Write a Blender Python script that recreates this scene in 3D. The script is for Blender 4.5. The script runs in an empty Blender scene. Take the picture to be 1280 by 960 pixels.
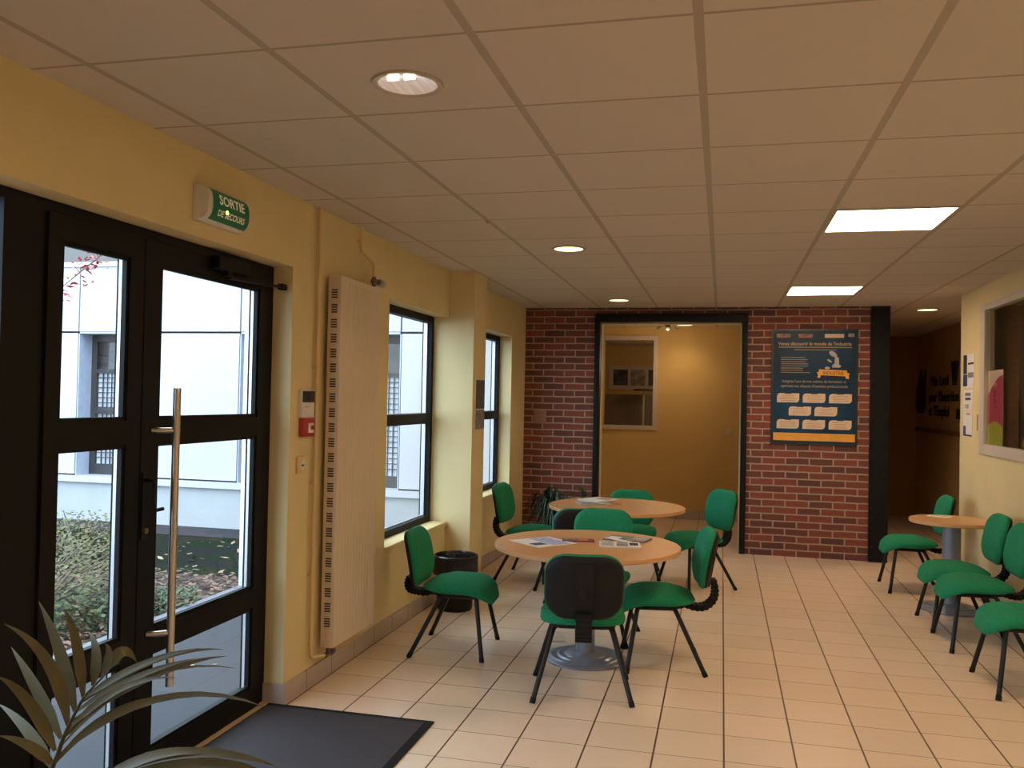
import bpy, bmesh, math, random
from mathutils import Vector, Matrix
random.seed(7)
PI = math.pi
sc = bpy.context.scene
COL = sc.collection

# ------------------------------------------------------------------ materials
def new_mat(name):
    m = bpy.data.materials.new(name); m.use_nodes = True
    nt = m.node_tree
    return m, nt, nt.nodes['Principled BSDF']

def mat(name, c, rough=.5, metal=0., var=.08, scale=12., bump=0., bscale=None, spec=.5, emit=None, es=0., trans=0., stretch=None):
    m, nt, b = new_mat(name)
    tc = nt.nodes.new('ShaderNodeTexCoord')
    src = tc.outputs['Object']
    if stretch:
        mp = nt.nodes.new('ShaderNodeMapping'); mp.inputs['Scale'].default_value = stretch
        nt.links.new(src, mp.inputs[0]); src = mp.outputs[0]
    n = nt.nodes.new('ShaderNodeTexNoise'); n.inputs['Scale'].default_value = scale; n.inputs['Detail'].default_value = 3
    nt.links.new(src, n.inputs['Vector'])
    r = nt.nodes.new('ShaderNodeValToRGB')
    r.color_ramp.elements[0].position = .3; r.color_ramp.elements[1].position = .7
    r.color_ramp.elements[0].color = (*[x*(1-var) for x in c], 1)
    r.color_ramp.elements[1].color = (*[min(1, x*(1+var)) for x in c], 1)
    nt.links.new(n.outputs['Fac'], r.inputs[0]); nt.links.new(r.outputs[0], b.inputs['Base Color'])
    b.inputs['Roughness'].default_value = rough; b.inputs['Metallic'].default_value = metal
    b.inputs['Specular IOR Level'].default_value = spec
    if bump:
        n2 = nt.nodes.new('ShaderNodeTexNoise'); n2.inputs['Scale'].default_value = bscale or scale*6
        nt.links.new(src, n2.inputs['Vector'])
        bp = nt.nodes.new('ShaderNodeBump'); bp.inputs['Strength'].default_value = bump; bp.inputs['Distance'].default_value = .005
        nt.links.new(n2.outputs['Fac'], bp.inputs['Height']); nt.links.new(bp.outputs[0], b.inputs['Normal'])
    if emit:
        b.inputs['Emission Color'].default_value = (*emit, 1); b.inputs['Emission Strength'].default_value = es
    return m

def math_node(nt, op, a, b=None):
    n = nt.nodes.new('ShaderNodeMath'); n.operation = op
    for i, v in enumerate((a, b)):
        if v is None: continue
        if isinstance(v, (int, float)): n.inputs[i].default_value = v
        else: nt.links.new(v, n.inputs[i])
    return n.outputs[0]

def grid_lines(nt, src, axis, off, pitch, half):
    """1 on a line of half width `half`, world object coords"""
    sp = nt.nodes.new('ShaderNodeSeparateXYZ'); nt.links.new(src, sp.inputs[0])
    u = math_node(nt, 'SUBTRACT', sp.outputs[axis], off)
    u = math_node(nt, 'DIVIDE', u, pitch)
    f = math_node(nt, 'FRACT', math_node(nt, 'ADD', u, 1000.5))
    d = math_node(nt, 'ABSOLUTE', math_node(nt, 'SUBTRACT', f, .5))
    return math_node(nt, 'LESS_THAN', d, half/pitch), u

CX0, CW, CY0, CD = -.706, .6288, 2.324, .62
FX0, FW, FY0, FD = -1.2181, .3126, 4.646, .3129
CE = 2.6275

def tile_mat(name, base, line, x0, pw, y0, pd, hx, hy, rough, var, axes=(0, 1), bump=.3, spec=.5, line2=None):
    m, nt, b = new_mat(name)
    tc = nt.nodes.new('ShaderNodeTexCoord'); src = tc.outputs['Object']
    lx, ux = grid_lines(nt, src, axes[0], x0, pw, hx)
    ly, uy = grid_lines(nt, src, axes[1], y0, pd, hy)
    wn = nt.nodes.new('ShaderNodeTexWhiteNoise'); wn.noise_dimensions = '2D'
    cv = nt.nodes.new('ShaderNodeCombineXYZ')
    nt.links.new(math_node(nt, 'FLOOR', ux), cv.inputs[0]); nt.links.new(math_node(nt, 'FLOOR', uy), cv.inputs[1])
    nt.links.new(cv.outputs[0], wn.inputs[0])
    n = nt.nodes.new('ShaderNodeTexNoise'); n.inputs['Scale'].default_value = 9; n.inputs['Detail'].default_value = 4
    nt.links.new(src, n.inputs['Vector'])
    s = math_node(nt, 'ADD', math_node(nt, 'MULTIPLY', wn.outputs['Value'], .6), math_node(nt, 'MULTIPLY', n.outputs['Fac'], .4))
    r = nt.nodes.new('ShaderNodeValToRGB')
    r.color_ramp.elements[0].color = (*[x*(1-var) for x in base], 1); r.color_ramp.elements[1].color = (*[x*(1+var) for x in base], 1)
    nt.links.new(s, r.inputs[0])
    cur = r.outputs[0]
    for l, c in ((ly, line2 or line), (lx, line)):
        mx = nt.nodes.new('ShaderNodeMix'); mx.data_type = 'RGBA'
        nt.links.new(l, mx.inputs['Factor']); nt.links.new(cur, mx.inputs['A']); mx.inputs['B'].default_value = (*c, 1)
        cur = mx.outputs['Result']
    nt.links.new(cur, b.inputs['Base Color'])
    anyl = math_node(nt, 'MAXIMUM', lx, ly)
    rr = math_node(nt, 'ADD', math_node(nt, 'MULTIPLY', anyl, .35), rough)
    nt.links.new(rr, b.inputs['Roughness']); b.inputs['Specular IOR Level'].default_value = spec
    if bump:
        bp = nt.nodes.new('ShaderNodeBump'); bp.inputs['Strength'].default_value = bump; bp.inputs['Distance'].default_value = .004
        nt.links.new(math_node(nt, 'SUBTRACT', 1, anyl), bp.inputs['Height']); nt.links.new(bp.outputs[0], b.inputs['Normal'])
    return m

def brick_mat():
    m, nt, b = new_mat('red_brick')
    tc = nt.nodes.new('ShaderNodeTexCoord'); sp = nt.nodes.new('ShaderNodeSeparateXYZ'); cb = nt.nodes.new('ShaderNodeCombineXYZ')
    nt.links.new(tc.outputs['Object'], sp.inputs[0])
    nt.links.new(math_node(nt, 'ADD', sp.outputs[0], sp.outputs[1]), cb.inputs[0]); nt.links.new(sp.outputs[2], cb.inputs[1])
    nz = nt.nodes.new('ShaderNodeTexNoise'); nz.inputs['Scale'].default_value = 6
    nt.links.new(tc.outputs['Object'], nz.inputs['Vector'])
    va = nt.nodes.new('ShaderNodeVectorMath'); va.operation = 'MULTIPLY_ADD'
    nt.links.new(nz.outputs['Color'], va.inputs[0]); va.inputs[1].default_value = (.012, .012, 0); nt.links.new(cb.outputs[0], va.inputs[2])
    bt = nt.nodes.new('ShaderNodeTexBrick')
    bt.inputs['Scale'].default_value = 1; bt.inputs['Brick Width'].default_value = .238; bt.inputs['Row Height'].default_value = .0745
    bt.inputs['Mortar Size'].default_value = .0075; bt.inputs['Mortar Smooth'].default_value = .15; bt.inputs['Bias'].default_value = -.2
    bt.inputs['Color1'].default_value = (.30, .066, .038, 1); bt.inputs['Color2'].default_value = (.095, .034, .03, 1)
    bt.inputs['Mortar'].default_value = (.50, .37, .26, 1)
    nt.links.new(va.outputs[0], bt.inputs['Vector'])
    n2 = nt.nodes.new('ShaderNodeTexNoise'); n2.inputs['Scale'].default_value = 40; nt.links.new(tc.outputs['Object'], n2.inputs['Vector'])
    mx = nt.nodes.new('ShaderNodeMix'); mx.data_type = 'RGBA'; mx.blend_type = 'MULTIPLY'; mx.inputs['Factor'].default_value = .5
    nt.links.new(bt.outputs['Color'], mx.inputs['A']); nt.links.new(n2.outputs['Color'], mx.inputs['B'])
    g = nt.nodes.new('ShaderNodeBrightContrast'); g.inputs['Bright'].default_value = .015
    nt.links.new(mx.outputs['Result'], g.inputs[0])
    nt.links.new(g.outputs[0], b.inputs['Base Color']); b.inputs['Roughness'].default_value = .85
    bp = nt.nodes.new('ShaderNodeBump'); bp.inputs['Strength'].default_value = .6; bp.inputs['Distance'].default_value = .008
    nt.links.new(math_node(nt, 'SUBTRACT', 1, bt.outputs['Fac']), bp.inputs['Height']); nt.links.new(bp.outputs[0], b.inputs['Normal'])
    return m

def glass_mat(name, tint=(.97, .98, .98), refl=.05):
    m, nt, b = new_mat(name); nt.nodes.remove(b)
    out = [n for n in nt.nodes if n.type == 'OUTPUT_MATERIAL'][0]
    t = nt.nodes.new('ShaderNodeBsdfTransparent'); t.inputs[0].default_value = (*tint, 1)
    g = nt.nodes.new('ShaderNodeBsdfGlossy'); g.inputs['Roughness'].default_value = .0
    ge = nt.nodes.new('ShaderNodeNewGeometry'); dp = nt.nodes.new('ShaderNodeVectorMath'); dp.operation = 'DOT_PRODUCT'
    nt.links.new(ge.outputs['Incoming'], dp.inputs[0]); nt.links.new(ge.outputs['Normal'], dp.inputs[1])
    c1 = math_node(nt, 'SUBTRACT', 1., math_node(nt, 'ABSOLUTE', dp.outputs['Value']))
    fac = math_node(nt, 'ADD', math_node(nt, 'MULTIPLY', math_node(nt, 'POWER', c1, 5.), 1-refl), refl)
    mx = nt.nodes.new('ShaderNodeMixShader')
    nt.links.new(fac, mx.inputs[0]); nt.links.new(t.outputs[0], mx.inputs[1]); nt.links.new(g.outputs[0], mx.inputs[2])
    nt.links.new(mx.outputs[0], out.inputs[0])
    return m

def emit_mat(name, c, s):
    m, nt, b = new_mat(name)
    b.inputs['Base Color'].default_value = (*c, 1); b.inputs['Emission Color'].default_value = (*c, 1); b.inputs['Emission Strength'].default_value = s
    n = nt.nodes.new('ShaderNodeTexNoise'); n.inputs['Scale'].default_value = 3
    mm = math_node(nt, 'ADD', math_node(nt, 'MULTIPLY', n.outputs['Fac'], .06*s), s*.97)
    nt.links.new(mm, b.inputs['Emission Strength'])
    return m

M = {}
M['yellow'] = mat('yellow_paint', (.73, .605, .325), .75, var=.03, scale=3, bump=.05, bscale=150)
M['ochre'] = mat('ochre_paint', (.66, .455, .165), .7, var=.03, scale=2, bump=.05, bscale=150)
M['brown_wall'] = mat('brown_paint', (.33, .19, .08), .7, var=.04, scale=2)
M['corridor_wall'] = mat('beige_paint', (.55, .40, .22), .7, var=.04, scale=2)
M['ceil'] = tile_mat('ceiling_tile', (.585, .525, .455), (.42, .365, .30), CX0, CW, CY0, CD, .014, .007, .85, .03, bump=.3, line2=(.37, .315, .25))
M['floor'] = tile_mat('floor_tile', (.80, .64, .50), (.10, .055, .03), FX0, FW, FY0, FD, .0042, .0026, .24, .06, bump=.3, spec=.5, line2=(.20, .125, .075))
M['skirt_y'] = tile_mat('skirting_tile', (.47, .40, .36), (.15, .11, .09), FY0, FD, 5.0, 9.0, .003, .0001, .4, .05, axes=(1, 2), bump=.2)
M['skirt_x'] = tile_mat('skirting_tile_back', (.47, .40, .36), (.15, .11, .09), FX0, FW, 5.0, 9.0, .003, .0001, .4, .05, axes=(0, 2), bump=.2)
M['brick'] = brick_mat()
M['steel'] = mat('black_steel', (.006, .0068, .008), .5, var=.2, scale=20, bump=.1, spec=.25)
M['frame'] = mat('anthracite_frame', (.0055, .0055, .0058), .55, var=.1, scale=8, spec=.2)
M['bead'] = mat('aluminium_bead', (.62, .62, .64), .35, metal=.6, var=.03)
M['glass'] = glass_mat('clear_glass')
M['glass_in'] = glass_mat('interior_glass', (.93, .93, .9))
M['green'] = mat('green_fabric', (.014, .225, .11), .9, var=.12, scale=60, bump=.25, bscale=500, spec=.25)
M['plastic'] = mat('black_plastic', (.0075, .0078, .009), .6, var=.15, scale=80, bump=.15, bscale=400, spec=.3)
M['tube'] = mat('black_tube', (.006, .006, .007), .38, var=.1, spec=.4)
M['rubber'] = mat('black_rubber', (.006, .006, .007), .7, var=.1, spec=.3)
M['beech'] = mat('beech_top', (.62, .34, .15), .35, var=.10, scale=6, stretch=(1.5, 22, 1.5))
M['beech_edge'] = mat('beech_edge', (.66, .37, .17), .4, var=.05, scale=8)
M['grey_metal'] = mat('grey_painted_metal', (.27, .30, .37), .32, metal=.35, var=.05)
M['radiator'] = mat('cream_enamel', (.70, .58, .45), .45, var=.02, scale=3)
M['slot'] = mat('dark_slot', (.06, .045, .03), .8)
M['pipe'] = mat('cream_pipe_paint', (.74, .55, .28), .5, var=.03)
M['brass'] = mat('dull_brass', (.18, .15, .11), .4, metal=.7)
M['white'] = mat('white_plastic', (.72, .70, .66), .45, var=.02)
M['offwhite'] = mat('off_white_paint', (.60, .52, .44), .55, var=.03)
M['darkscreen'] = mat('dark_screen', (.012, .013, .016), .15)
M['red'] = mat('red_plastic', (.42, .03, .035), .4, var=.05)
M['sign_green'] = mat('sign_green', (.0, .09, .03), .3, var=.05, emit=(.0, .20, .06), es=.08)
M['sign_text'] = mat('sign_lettering', (.8, .78, .65), .4, emit=(.9, .7, .42), es=.12)
M['sign_led'] = emit_mat('sign_indicator', (.65, 1., .15), 3.5)
M['steelbar'] = mat('brushed_steel', (.60, .55, .50), .3, metal=1., var=.05, stretch=(80, 80, 1), scale=4)
M['chrome'] = mat('lit_chrome_reflector', (.70, .55, .46), .2, metal=.6, var=.5, scale=4, stretch=(14, 1, 1), emit=(.85, .60, .46), es=.35)  # lamp light on the reflector put in as emission and streaks
M['ring'] = mat('light_ring', (.50, .42, .33), .4, var=.03)
M['matt_pile'] = None
M['paper'] = mat('white_paper', (.78, .76, .74), .6, var=.03)
M['paper_blue'] = mat('blue_print', (.38, .42, .62), .55, var=.25, scale=30)
M['navy_ink'] = mat('navy_ink', (.04, .06, .2), .55, var=.25, scale=30)
M['paper_red'] = mat('dark_red_print', (.22, .04, .04), .45, var=.6, scale=25)
M['grey_print'] = mat('grey_photo_print', (.20, .20, .20), .45, var=.6, scale=30)
M['orange_print'] = mat('orange_print', (.62, .22, .10), .5, var=.15, scale=20)
M['ink'] = mat('dark_ink', (.03, .03, .035), .6)
M['poster'] = mat('teal_blue_poster', (.004, .036, .085), .45, var=.6, scale=1.7, spec=.3)
M['poster_edge'] = mat('poster_dark_edge', (.02, .03, .035), .35)
M['poster_gold'] = mat('gold_print', (.55, .36, .13), .45, var=.05)
M['poster_orange'] = mat('orange_band_print', (.80, .38, .06), .45, var=.08, scale=6)
M['card'] = mat('cream_card_print', (.72, .56, .42), .45, var=.04)
M['card_text'] = mat('card_lettering', (.50, .30, .16), .5)
M['palegrey'] = mat('pale_grey_print', (.42, .42, .42), .5, var=.2, scale=20)
M['dim_text'] = mat('dim_grey_print', (.33, .27, .2), .5)
M['magenta'] = mat('magenta_banner', (.42, .045, .09), .5, var=.1)
M['lime'] = mat('lime_banner', (.36, .36, .04), .5, var=.1)
M['bag'] = mat('black_bin_liner', (.008, .008, .009), .25, var=.2, scale=30, bump=.8, bscale=40)
M['leaf_dark'] = mat('dark_leaf', (.012, .035, .014), .45, var=.4, scale=8)
M['leaf_palm'] = mat('palm_leaf', (.125, .125, .07), .42, var=.3, scale=5)
M['stem'] = mat('green_stem', (.05, .055, .02), .6, var=.2)
M['pot'] = mat('terracotta_pot', (.16, .08, .05), .7, var=.1)
M['soil'] = mat('potting_soil', (.02, .014, .01), .95, var=.4, scale=40, bump=.6)
M['text_dark'] = mat('dark_letter', (.012, .011, .011), .6)
M['facade'] = mat('white_facade_panel', (.51, .50, .55), .5, var=.02, scale=1.2)
M['facade_joint'] = mat('facade_joint_grey', (.30, .32, .38), .7)
M['facade_base'] = mat('pale_render_base', (.42, .43, .45), .8, var=.06, scale=2)
M['reveal_blue'] = mat('daylit_blue_reveal', (.42, .48, .62), .5)  # bluish daylight on the reveals put into their colour
M['win_dark'] = mat('dark_window_frame', (.03, .03, .035), .5)
M['win_pane'] = mat('sky_reflection_pane', (.62, .66, .74), .2, var=.15, scale=3)  # bright sky reflected in the glass, painted as a pale diffuse colour
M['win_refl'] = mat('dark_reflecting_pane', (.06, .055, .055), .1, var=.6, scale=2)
M['fascia'] = mat('dark_fascia', (.035, .032, .032), .6, var=.15, scale=30)
M['asphalt'] = mat('blue_grey_asphalt', (.028, .030, .042), .8, var=.12, scale=60, bump=.4, bscale=200)
M['darkstrip'] = mat('dark_ground', (.018, .017, .026), .9, var=.3, scale=5)
M['grass'] = mat('lawn_green', (.014, .026, .013), .95, var=.5, scale=3, bump=.8, bscale=90)
def grass_mat():
    m, nt, b = new_mat('patchy_lawn')
    tc = nt.nodes.new('ShaderNodeTexCoord'); n = nt.nodes.new('ShaderNodeTexNoise'); n.inputs['Scale'].default_value = 2.2; n.inputs['Detail'].default_value = 8; n.inputs['Roughness'].default_value = .7
    nt.links.new(tc.outputs['Object'], n.inputs['Vector'])
    r = nt.nodes.new('ShaderNodeValToRGB'); e = r.color_ramp.elements
    e[0].position = .38; e[0].color = (.018, .014, .018, 1); e[1].position = .62; e[1].color = (.010, .024, .008, 1)
    nt.links.new(n.outputs['Fac'], r.inputs[0]); nt.links.new(r.outputs[0], b.inputs['Base Color'])
    b.inputs['Roughness'].default_value = 1.; b.inputs['Specular IOR Level'].default_value = .1
    n2 = nt.nodes.new('ShaderNodeTexNoise'); n2.inputs['Scale'].default_value = 60; nt.links.new(tc.outputs['Object'], n2.inputs['Vector'])
    bp = nt.nodes.new('ShaderNodeBump'); bp.inputs['Strength'].default_value = 1; bp.inputs['Distance'].default_value = .03
    nt.links.new(n2.outputs['Fac'], bp.inputs['Height']); nt.links.new(bp.outputs[0], b.inputs['Normal'])
    return m
M['grass'] = grass_mat()
M['bedsoil'] = mat('bed_soil', (.05, .035, .03), .95, var=.5, scale=15, bump=.8, bscale=60)
M['leaf_yg'] = mat('yellow_green_leaf', (.095, .095, .026), .6, var=.35, scale=9)
M['leaf_gr'] = mat('fresh_green_leaf', (.05, .10, .045), .6, var=.4, scale=9)
M['leaf_br'] = mat('fallen_brown_leaf', (.17, .10, .075), .8, var=.6, scale=9)
M['leaf_red'] = mat('pinkish_red_leaf', (.55, .10, .13), .6, var=.3, scale=9)
M['twig'] = mat('pale_twig', (.20, .16, .13), .8, var=.2)
M['rail'] = mat('brown_rail', (.22, .13, .06), .5)
M['unlit_dark'] = mat('unlit_room_dark', (.040, .026, .018), .8, var=.1)  # gloom of the unlit office put into its wall colour
M['bulb'] = emit_mat('lamp_glow', (1., .80, .58), 14)
M['bulb_soft'] = emit_mat('soft_lamp_glow', (1., .83, .50), 2.2)
M['panel'] = emit_mat('light_panel_glow', (1., .71, .43), 22)
M['photo'] = mat('dark_photo_print', (.05, .055, .07), .4, var=.8, scale=9)
M['photo2'] = mat('pale_photo_print', (.28, .24, .2), .4, var=.6, scale=12)
M['board'] = mat('grey_board', (.20, .17, .13), .5)

def mat_pile():
    m, nt, b = new_mat('ribbed_mat_pile')
    tc = nt.nodes.new('ShaderNodeTexCoord')
    w = nt.nodes.new('ShaderNodeTexChecker'); w.inputs['Scale'].default_value = 130
    w.inputs['Color1'].default_value = (.047, .044, .055, 1); w.inputs['Color2'].default_value = (.028, .026, .034, 1)
    nt.links.new(tc.outputs['Object'], w.inputs['Vector']); nt.links.new(w.outputs['Color'], b.inputs['Base Color'])
    b.inputs['Roughness'].default_value = .8
    bp = nt.nodes.new('ShaderNodeBump'); bp.inputs['Strength'].default_value = .5; bp.inputs['Distance'].default_value = .003
    nt.links.new(w.outputs['Fac'], bp.inputs['Height']); nt.links.new(bp.outputs[0], b.inputs['Normal'])
    return m
M['pile'] = mat_pile()

# ------------------------------------------------------------------ mesh builder
class MB:
    def __init__(s): s.v = []; s.f = []
    def add(s, vs, fs):
        o = len(s.v); s.v += [tuple(v) for v in vs]; s.f += [tuple(i+o for i in f) for f in fs]; return s
    def box(s, x0, x1, y0, y1, z0, z1):
        return s.add([(x0,y0,z0),(x1,y0,z0),(x1,y1,z0),(x0,y1,z0),(x0,y0,z1),(x1,y0,z1),(x1,y1,z1),(x0,y1,z1)],
                     [(0,3,2,1),(4,5,6,7),(0,1,5,4),(1,2,6,5),(2,3,7,6),(3,0,4,7)])
    def quad(s, a, b, c, d): return s.add([a,b,c,d], [(0,1,2,3)])
    def lathe(s, prof, n=32, c=(0,0,0), axis='z', cap=(True, True)):
        vs = []
        for r, z in prof:
            for i in range(n):
                a = 2*PI*i/n; p = (r*math.cos(a), r*math.sin(a), z)
                if axis == 'x': p = (p[2], p[0], p[1])
                if axis == 'y': p = (p[1], p[2], p[0])
                vs.append((c[0]+p[0], c[1]+p[1], c[2]+p[2]))
        fs = []
        for k in range(len(prof)-1):
            for i in range(n):
                j = (i+1) % n
                fs.append((k*n+i, k*n+j, (k+1)*n+j, (k+1)*n+i))
        if cap[0]: fs.append(tuple(range(n-1, -1, -1)))
        if cap[1]: fs.append(tuple((len(prof)-1)*n+i for i in range(n)))
        return s.add(vs, fs)
    def tube(s, pts, r, n=10, caps=True, sect=None):
        pts = [Vector(p) for p in pts]
        rs = r if isinstance(r, (list, tuple)) else [r]*len(pts)
        up = Vector((0, 0, 1)); vs = []; prev = None
        for i, p in enumerate(pts):
            t = (pts[min(i+1, len(pts)-1)] - pts[max(i-1, 0)]).normalized()
            if prev is None:
                a = up if abs(t.dot(up)) < .95 else Vector((1, 0, 0))
                nx = t.cross(a).normalized()
            else:
                nx = (prev - t*prev.dot(t)).normalized()
            prev = nx; ny = nx.cross(t).normalized()
            if sect:
                w, h = sect[i] if isinstance(sect, list) else sect
                for a, b in ((-1,-1),(1,-1),(1,1),(-1,1)): vs.append(p + nx*(a*w/2) + ny*(b*h/2))
            else:
                for k in range(n):
                    an = 2*PI*k/n; vs.append(p + nx*(rs[i]*math.cos(an)) + ny*(rs[i]*math.sin(an)))
        n = 4 if sect else n
        fs = []
        for k in range(len(pts)-1):
            for i in range(n):
                j = (i+1) % n; fs.append((k*n+i, k*n+j, (k+1)*n+j, (k+1)*n+i))
        if caps:
            fs.append(tuple(range(n-1, -1, -1))); fs.append(tuple((len(pts)-1)*n+i for i in range(n)))
        return s.add(vs, fs)
    def prism(s, poly, z0, z1, f=lambda x, y, z: (x, y, z)):
        n = len(poly)
        vs = [f(x, y, z0) for x, y in poly] + [f(x, y, z1) for x, y in poly]
        fs = [tuple(range(n-1, -1, -1)), tuple(range(n, 2*n))]
        for i in range(n):
            j = (i+1) % n; fs.append((i, j, n+j, n+i))
        return s.add(vs, fs)
    def pillow(s, w, d, r, levels, deform=lambda p: p, k=7):
        def outline(ins):
            hw, hd, rr = w/2-ins, d/2-ins, max(.004, r-ins); o = []
            for cx, cy, a0 in ((hw-rr, hd-rr, 0), (-hw+rr, hd-rr, 90), (-hw+rr, -hd+rr, 180), (hw-rr, -hd+rr, 270)):
                for i in range(k+1):
                    a = math.radians(a0+90*i/k); o.append((cx+rr*math.cos(a), cy+rr*math.sin(a)))
            # add mid points for smooth deformation
            q = []
            for i, p in enumerate(o):
                q.append(p); n = o[(i+1) % len(o)]
                dd = math.hypot(n[0]-p[0], n[1]-p[1])
                m = int(dd/.04)
                for j in range(1, m+1) if ins is not None else ():
                    q.append((p[0]+(n[0]-p[0])*j/(m+1), p[1]+(n[1]-p[1])*j/(m+1)))
            return q
        base = outline(0); n = len(base); vs = []
        for ins, z in levels:
            sx, sy = (w/2-ins)/(w/2), (d/2-ins)/(d/2)
            for x, y in base: vs.append(deform((x*sx, y*sy, z)))
        fs = []
        for q in range(len(levels)-1):
            for i in range(n):
                j = (i+1) % n; fs.append((q*n+i, q*n+j, (q+1)*n+j, (q+1)*n+i))
        vs.append(deform((0, 0, levels[0][1]))); vs.append(deform((0, 0, levels[-1][1])))
        b, t = len(vs)-2, len(vs)-1; L = (len(levels)-1)*n
        for i in range(n):
            j = (i+1) % n; fs.append((j, i, b)); fs.append((L+i, L+j, t))
        return s.add(vs, fs)
    def xf(s, fn): s.v = [tuple(fn(v)) for v in s.v]; return s
    def build(s, name, m, parent=None, bevel=0., smooth=35, fix=True):
        me = bpy.data.meshes.new(name); me.from_pydata(s.v, [], s.f)
        if fix or bevel:
            bm = bmesh.new(); bm.from_mesh(me)
            bmesh.ops.recalc_face_normals(bm, faces=bm.faces)
            if bevel:
                es = [e for e in bm.edges if len(e.link_faces) == 2 and e.calc_face_angle(0) > .6]
                bmesh.ops.bevel(bm, geom=es, offset=bevel, segments=2, profile=.6, affect='EDGES', clamp_overlap=True)
            bm.to_mesh(me); bm.free()
        if smooth:
            for p in me.polygons: p.use_smooth = True
            me.set_sharp_from_angle(angle=math.radians(smooth))
        me.materials.append(m)
        o = bpy.data.objects.new(name, me); COL.objects.link(o)
        if parent is not None: o.parent = parent
        return o

def empty(name, loc=(0, 0, 0), rz=0, parent=None):
    o = bpy.data.objects.new(name, None); COL.objects.link(o)
    o.location = loc; o.rotation_euler = (0, 0, rz); o.empty_display_size = .1
    if parent is not None: o.parent = parent
    return o
def tag(o, label, cat, group=None, kind=None):
    o['label'] = label; o['category'] = cat
    if group: o['group'] = group
    if kind: o['kind'] = kind
    return o
def struct(o, label=None):
    o['kind'] = 'structure'
    if label: o['label'] = label
    return o
def thing(name, loc, rz, label, cat, group=None):
    return tag(empty(name, loc, rz), label, cat, group)
def copy_tree(o, parent=None):
    c = o.copy(); COL.objects.link(c); c.parent = parent
    for ch in list(o.children): copy_tree(ch, c)
    return c

def text(name, body, size, fn, m, parent, align='LEFT', ext=0., sx=1., bold=0., cuts=0.):
    cu = bpy.data.curves.new('tmp', 'FONT'); cu.body = body; cu.size = size; cu.align_x = align
    cu.extrude = ext; cu.offset = bold; cu.resolution_u = 3
    ob = bpy.data.objects.new('tmp', cu); COL.objects.link(ob)
    dg = bpy.context.evaluated_depsgraph_get()
    me = bpy.data.meshes.new_from_object(ob.evaluated_get(dg))
    bpy.data.objects.remove(ob); bpy.data.curves.remove(cu)
    if cuts:
        bm = bmesh.new(); bm.from_mesh(me)
        k = -2*size
        while k < 2*size:
            bmesh.ops.bisect_plane(bm, geom=bm.verts[:]+bm.edges[:]+bm.faces[:], plane_co=(0, k, 0), plane_no=(0, 1, 0)); k += cuts
        bm.to_mesh(me); bm.free()
    for v in me.vertices:
        v.co = Vector(fn(v.co.x*sx, v.co.y, v.co.z))
    me.name = name; me.materials.clear(); me.materials.append(m)
    o = bpy.data.objects.new(name, me); COL.objects.link(o)
    if parent is not None: o.parent = parent
    return o

# ------------------------------------------------------------------ camera
F0, YAW, PITCH, ROLL = 1084.0, .2381, .0168, .0202
cy, sy, cp, sp, cr, sr = math.cos(YAW), math.sin(YAW), math.cos(PITCH), math.sin(PITCH), math.cos(ROLL), math.sin(ROLL)
fw = Vector((-sy*cp, cy*cp, sp)); rt = Vector((cy, sy, 0)); up = rt.cross(fw)
R_ = rt*cr + up*sr; U_ = up*cr - rt*sr
cam = bpy.data.cameras.new('camera'); cam.sensor_width = 36; cam.lens = F0/1280*36; cam.clip_start = .05
co = bpy.data.objects.new('camera', cam); COL.objects.link(co)
mw = Matrix(((R_.x, U_.x, -fw.x, 0), (R_.y, U_.y, -fw.y, 0), (R_.z, U_.z, -fw.z, 1.6), (0, 0, 0, 1)))
co.matrix_world = mw; sc.camera = co
sc.view_settings.view_transform = 'Standard'; sc.view_settings.look = 'None'
sc.view_settings.exposure = 0.; sc.view_settings.gamma = 1.

# ------------------------------------------------------------------ world
w = bpy.data.worlds.new('sky'); sc.world = w; w.use_nodes = True
nt = w.node_tree; bg = nt.nodes['Background']
tc = nt.nodes.new('ShaderNodeTexCoord'); spx = nt.nodes.new('ShaderNodeSeparateXYZ'); nt.links.new(tc.outputs['Generated'], spx.inputs[0])
rp = nt.nodes.new('ShaderNodeValToRGB')
e = rp.color_ramp.elements; e[0].position = 0; e[0].color = (.62, .82, 1., 1); e[1].position = .75; e[1].color = (.76, .92, 1., 1)
x = e.new(.32); x.color = (.58, .79, 1., 1)
nt.links.new(spx.outputs[2], rp.inputs[0]); nt.links.new(rp.outputs[0], bg.inputs[0]); bg.inputs[1].default_value = 5.5

# ------------------------------------------------------------------ shell
XL, XR, YB = -2.175, 2.11, 9.57
XO = -2.385
def part_wall(xa, xb, ys, zs_list):
    pass
mb = MB()
# left wall blocks around door, window_1, window_2
def leftblock(y0, y1, holes):
    """full height column band y0..y1 minus z-holes"""
    z = 0
    for a, b in holes:
        if a > z: mb.box(XO, XL, y0, y1, z, a)
        z = b
    if z < CE: mb.box(XO, XL, y0, y1, z, CE+.05)
leftblock(-3.6, 1.40, [])
leftblock(1.40, 4.095, [(0, 2.262)])
leftblock(4.095, 5.44, [])
leftblock(5.44, 6.75, [(.585, 2.255)])
leftblock(6.75, 7.50, [])
leftblock(7.50, 8.92, [(.665, 2.255)])
leftblock(8.92, 12.3, [])
struct(mb.build('wall_left', M['yellow'], smooth=0))
struct(MB().box(XL, -1.965, 6.75, 7.12, 0, CE).build('wall_left_pilaster', M['yellow'], smooth=0))
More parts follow.
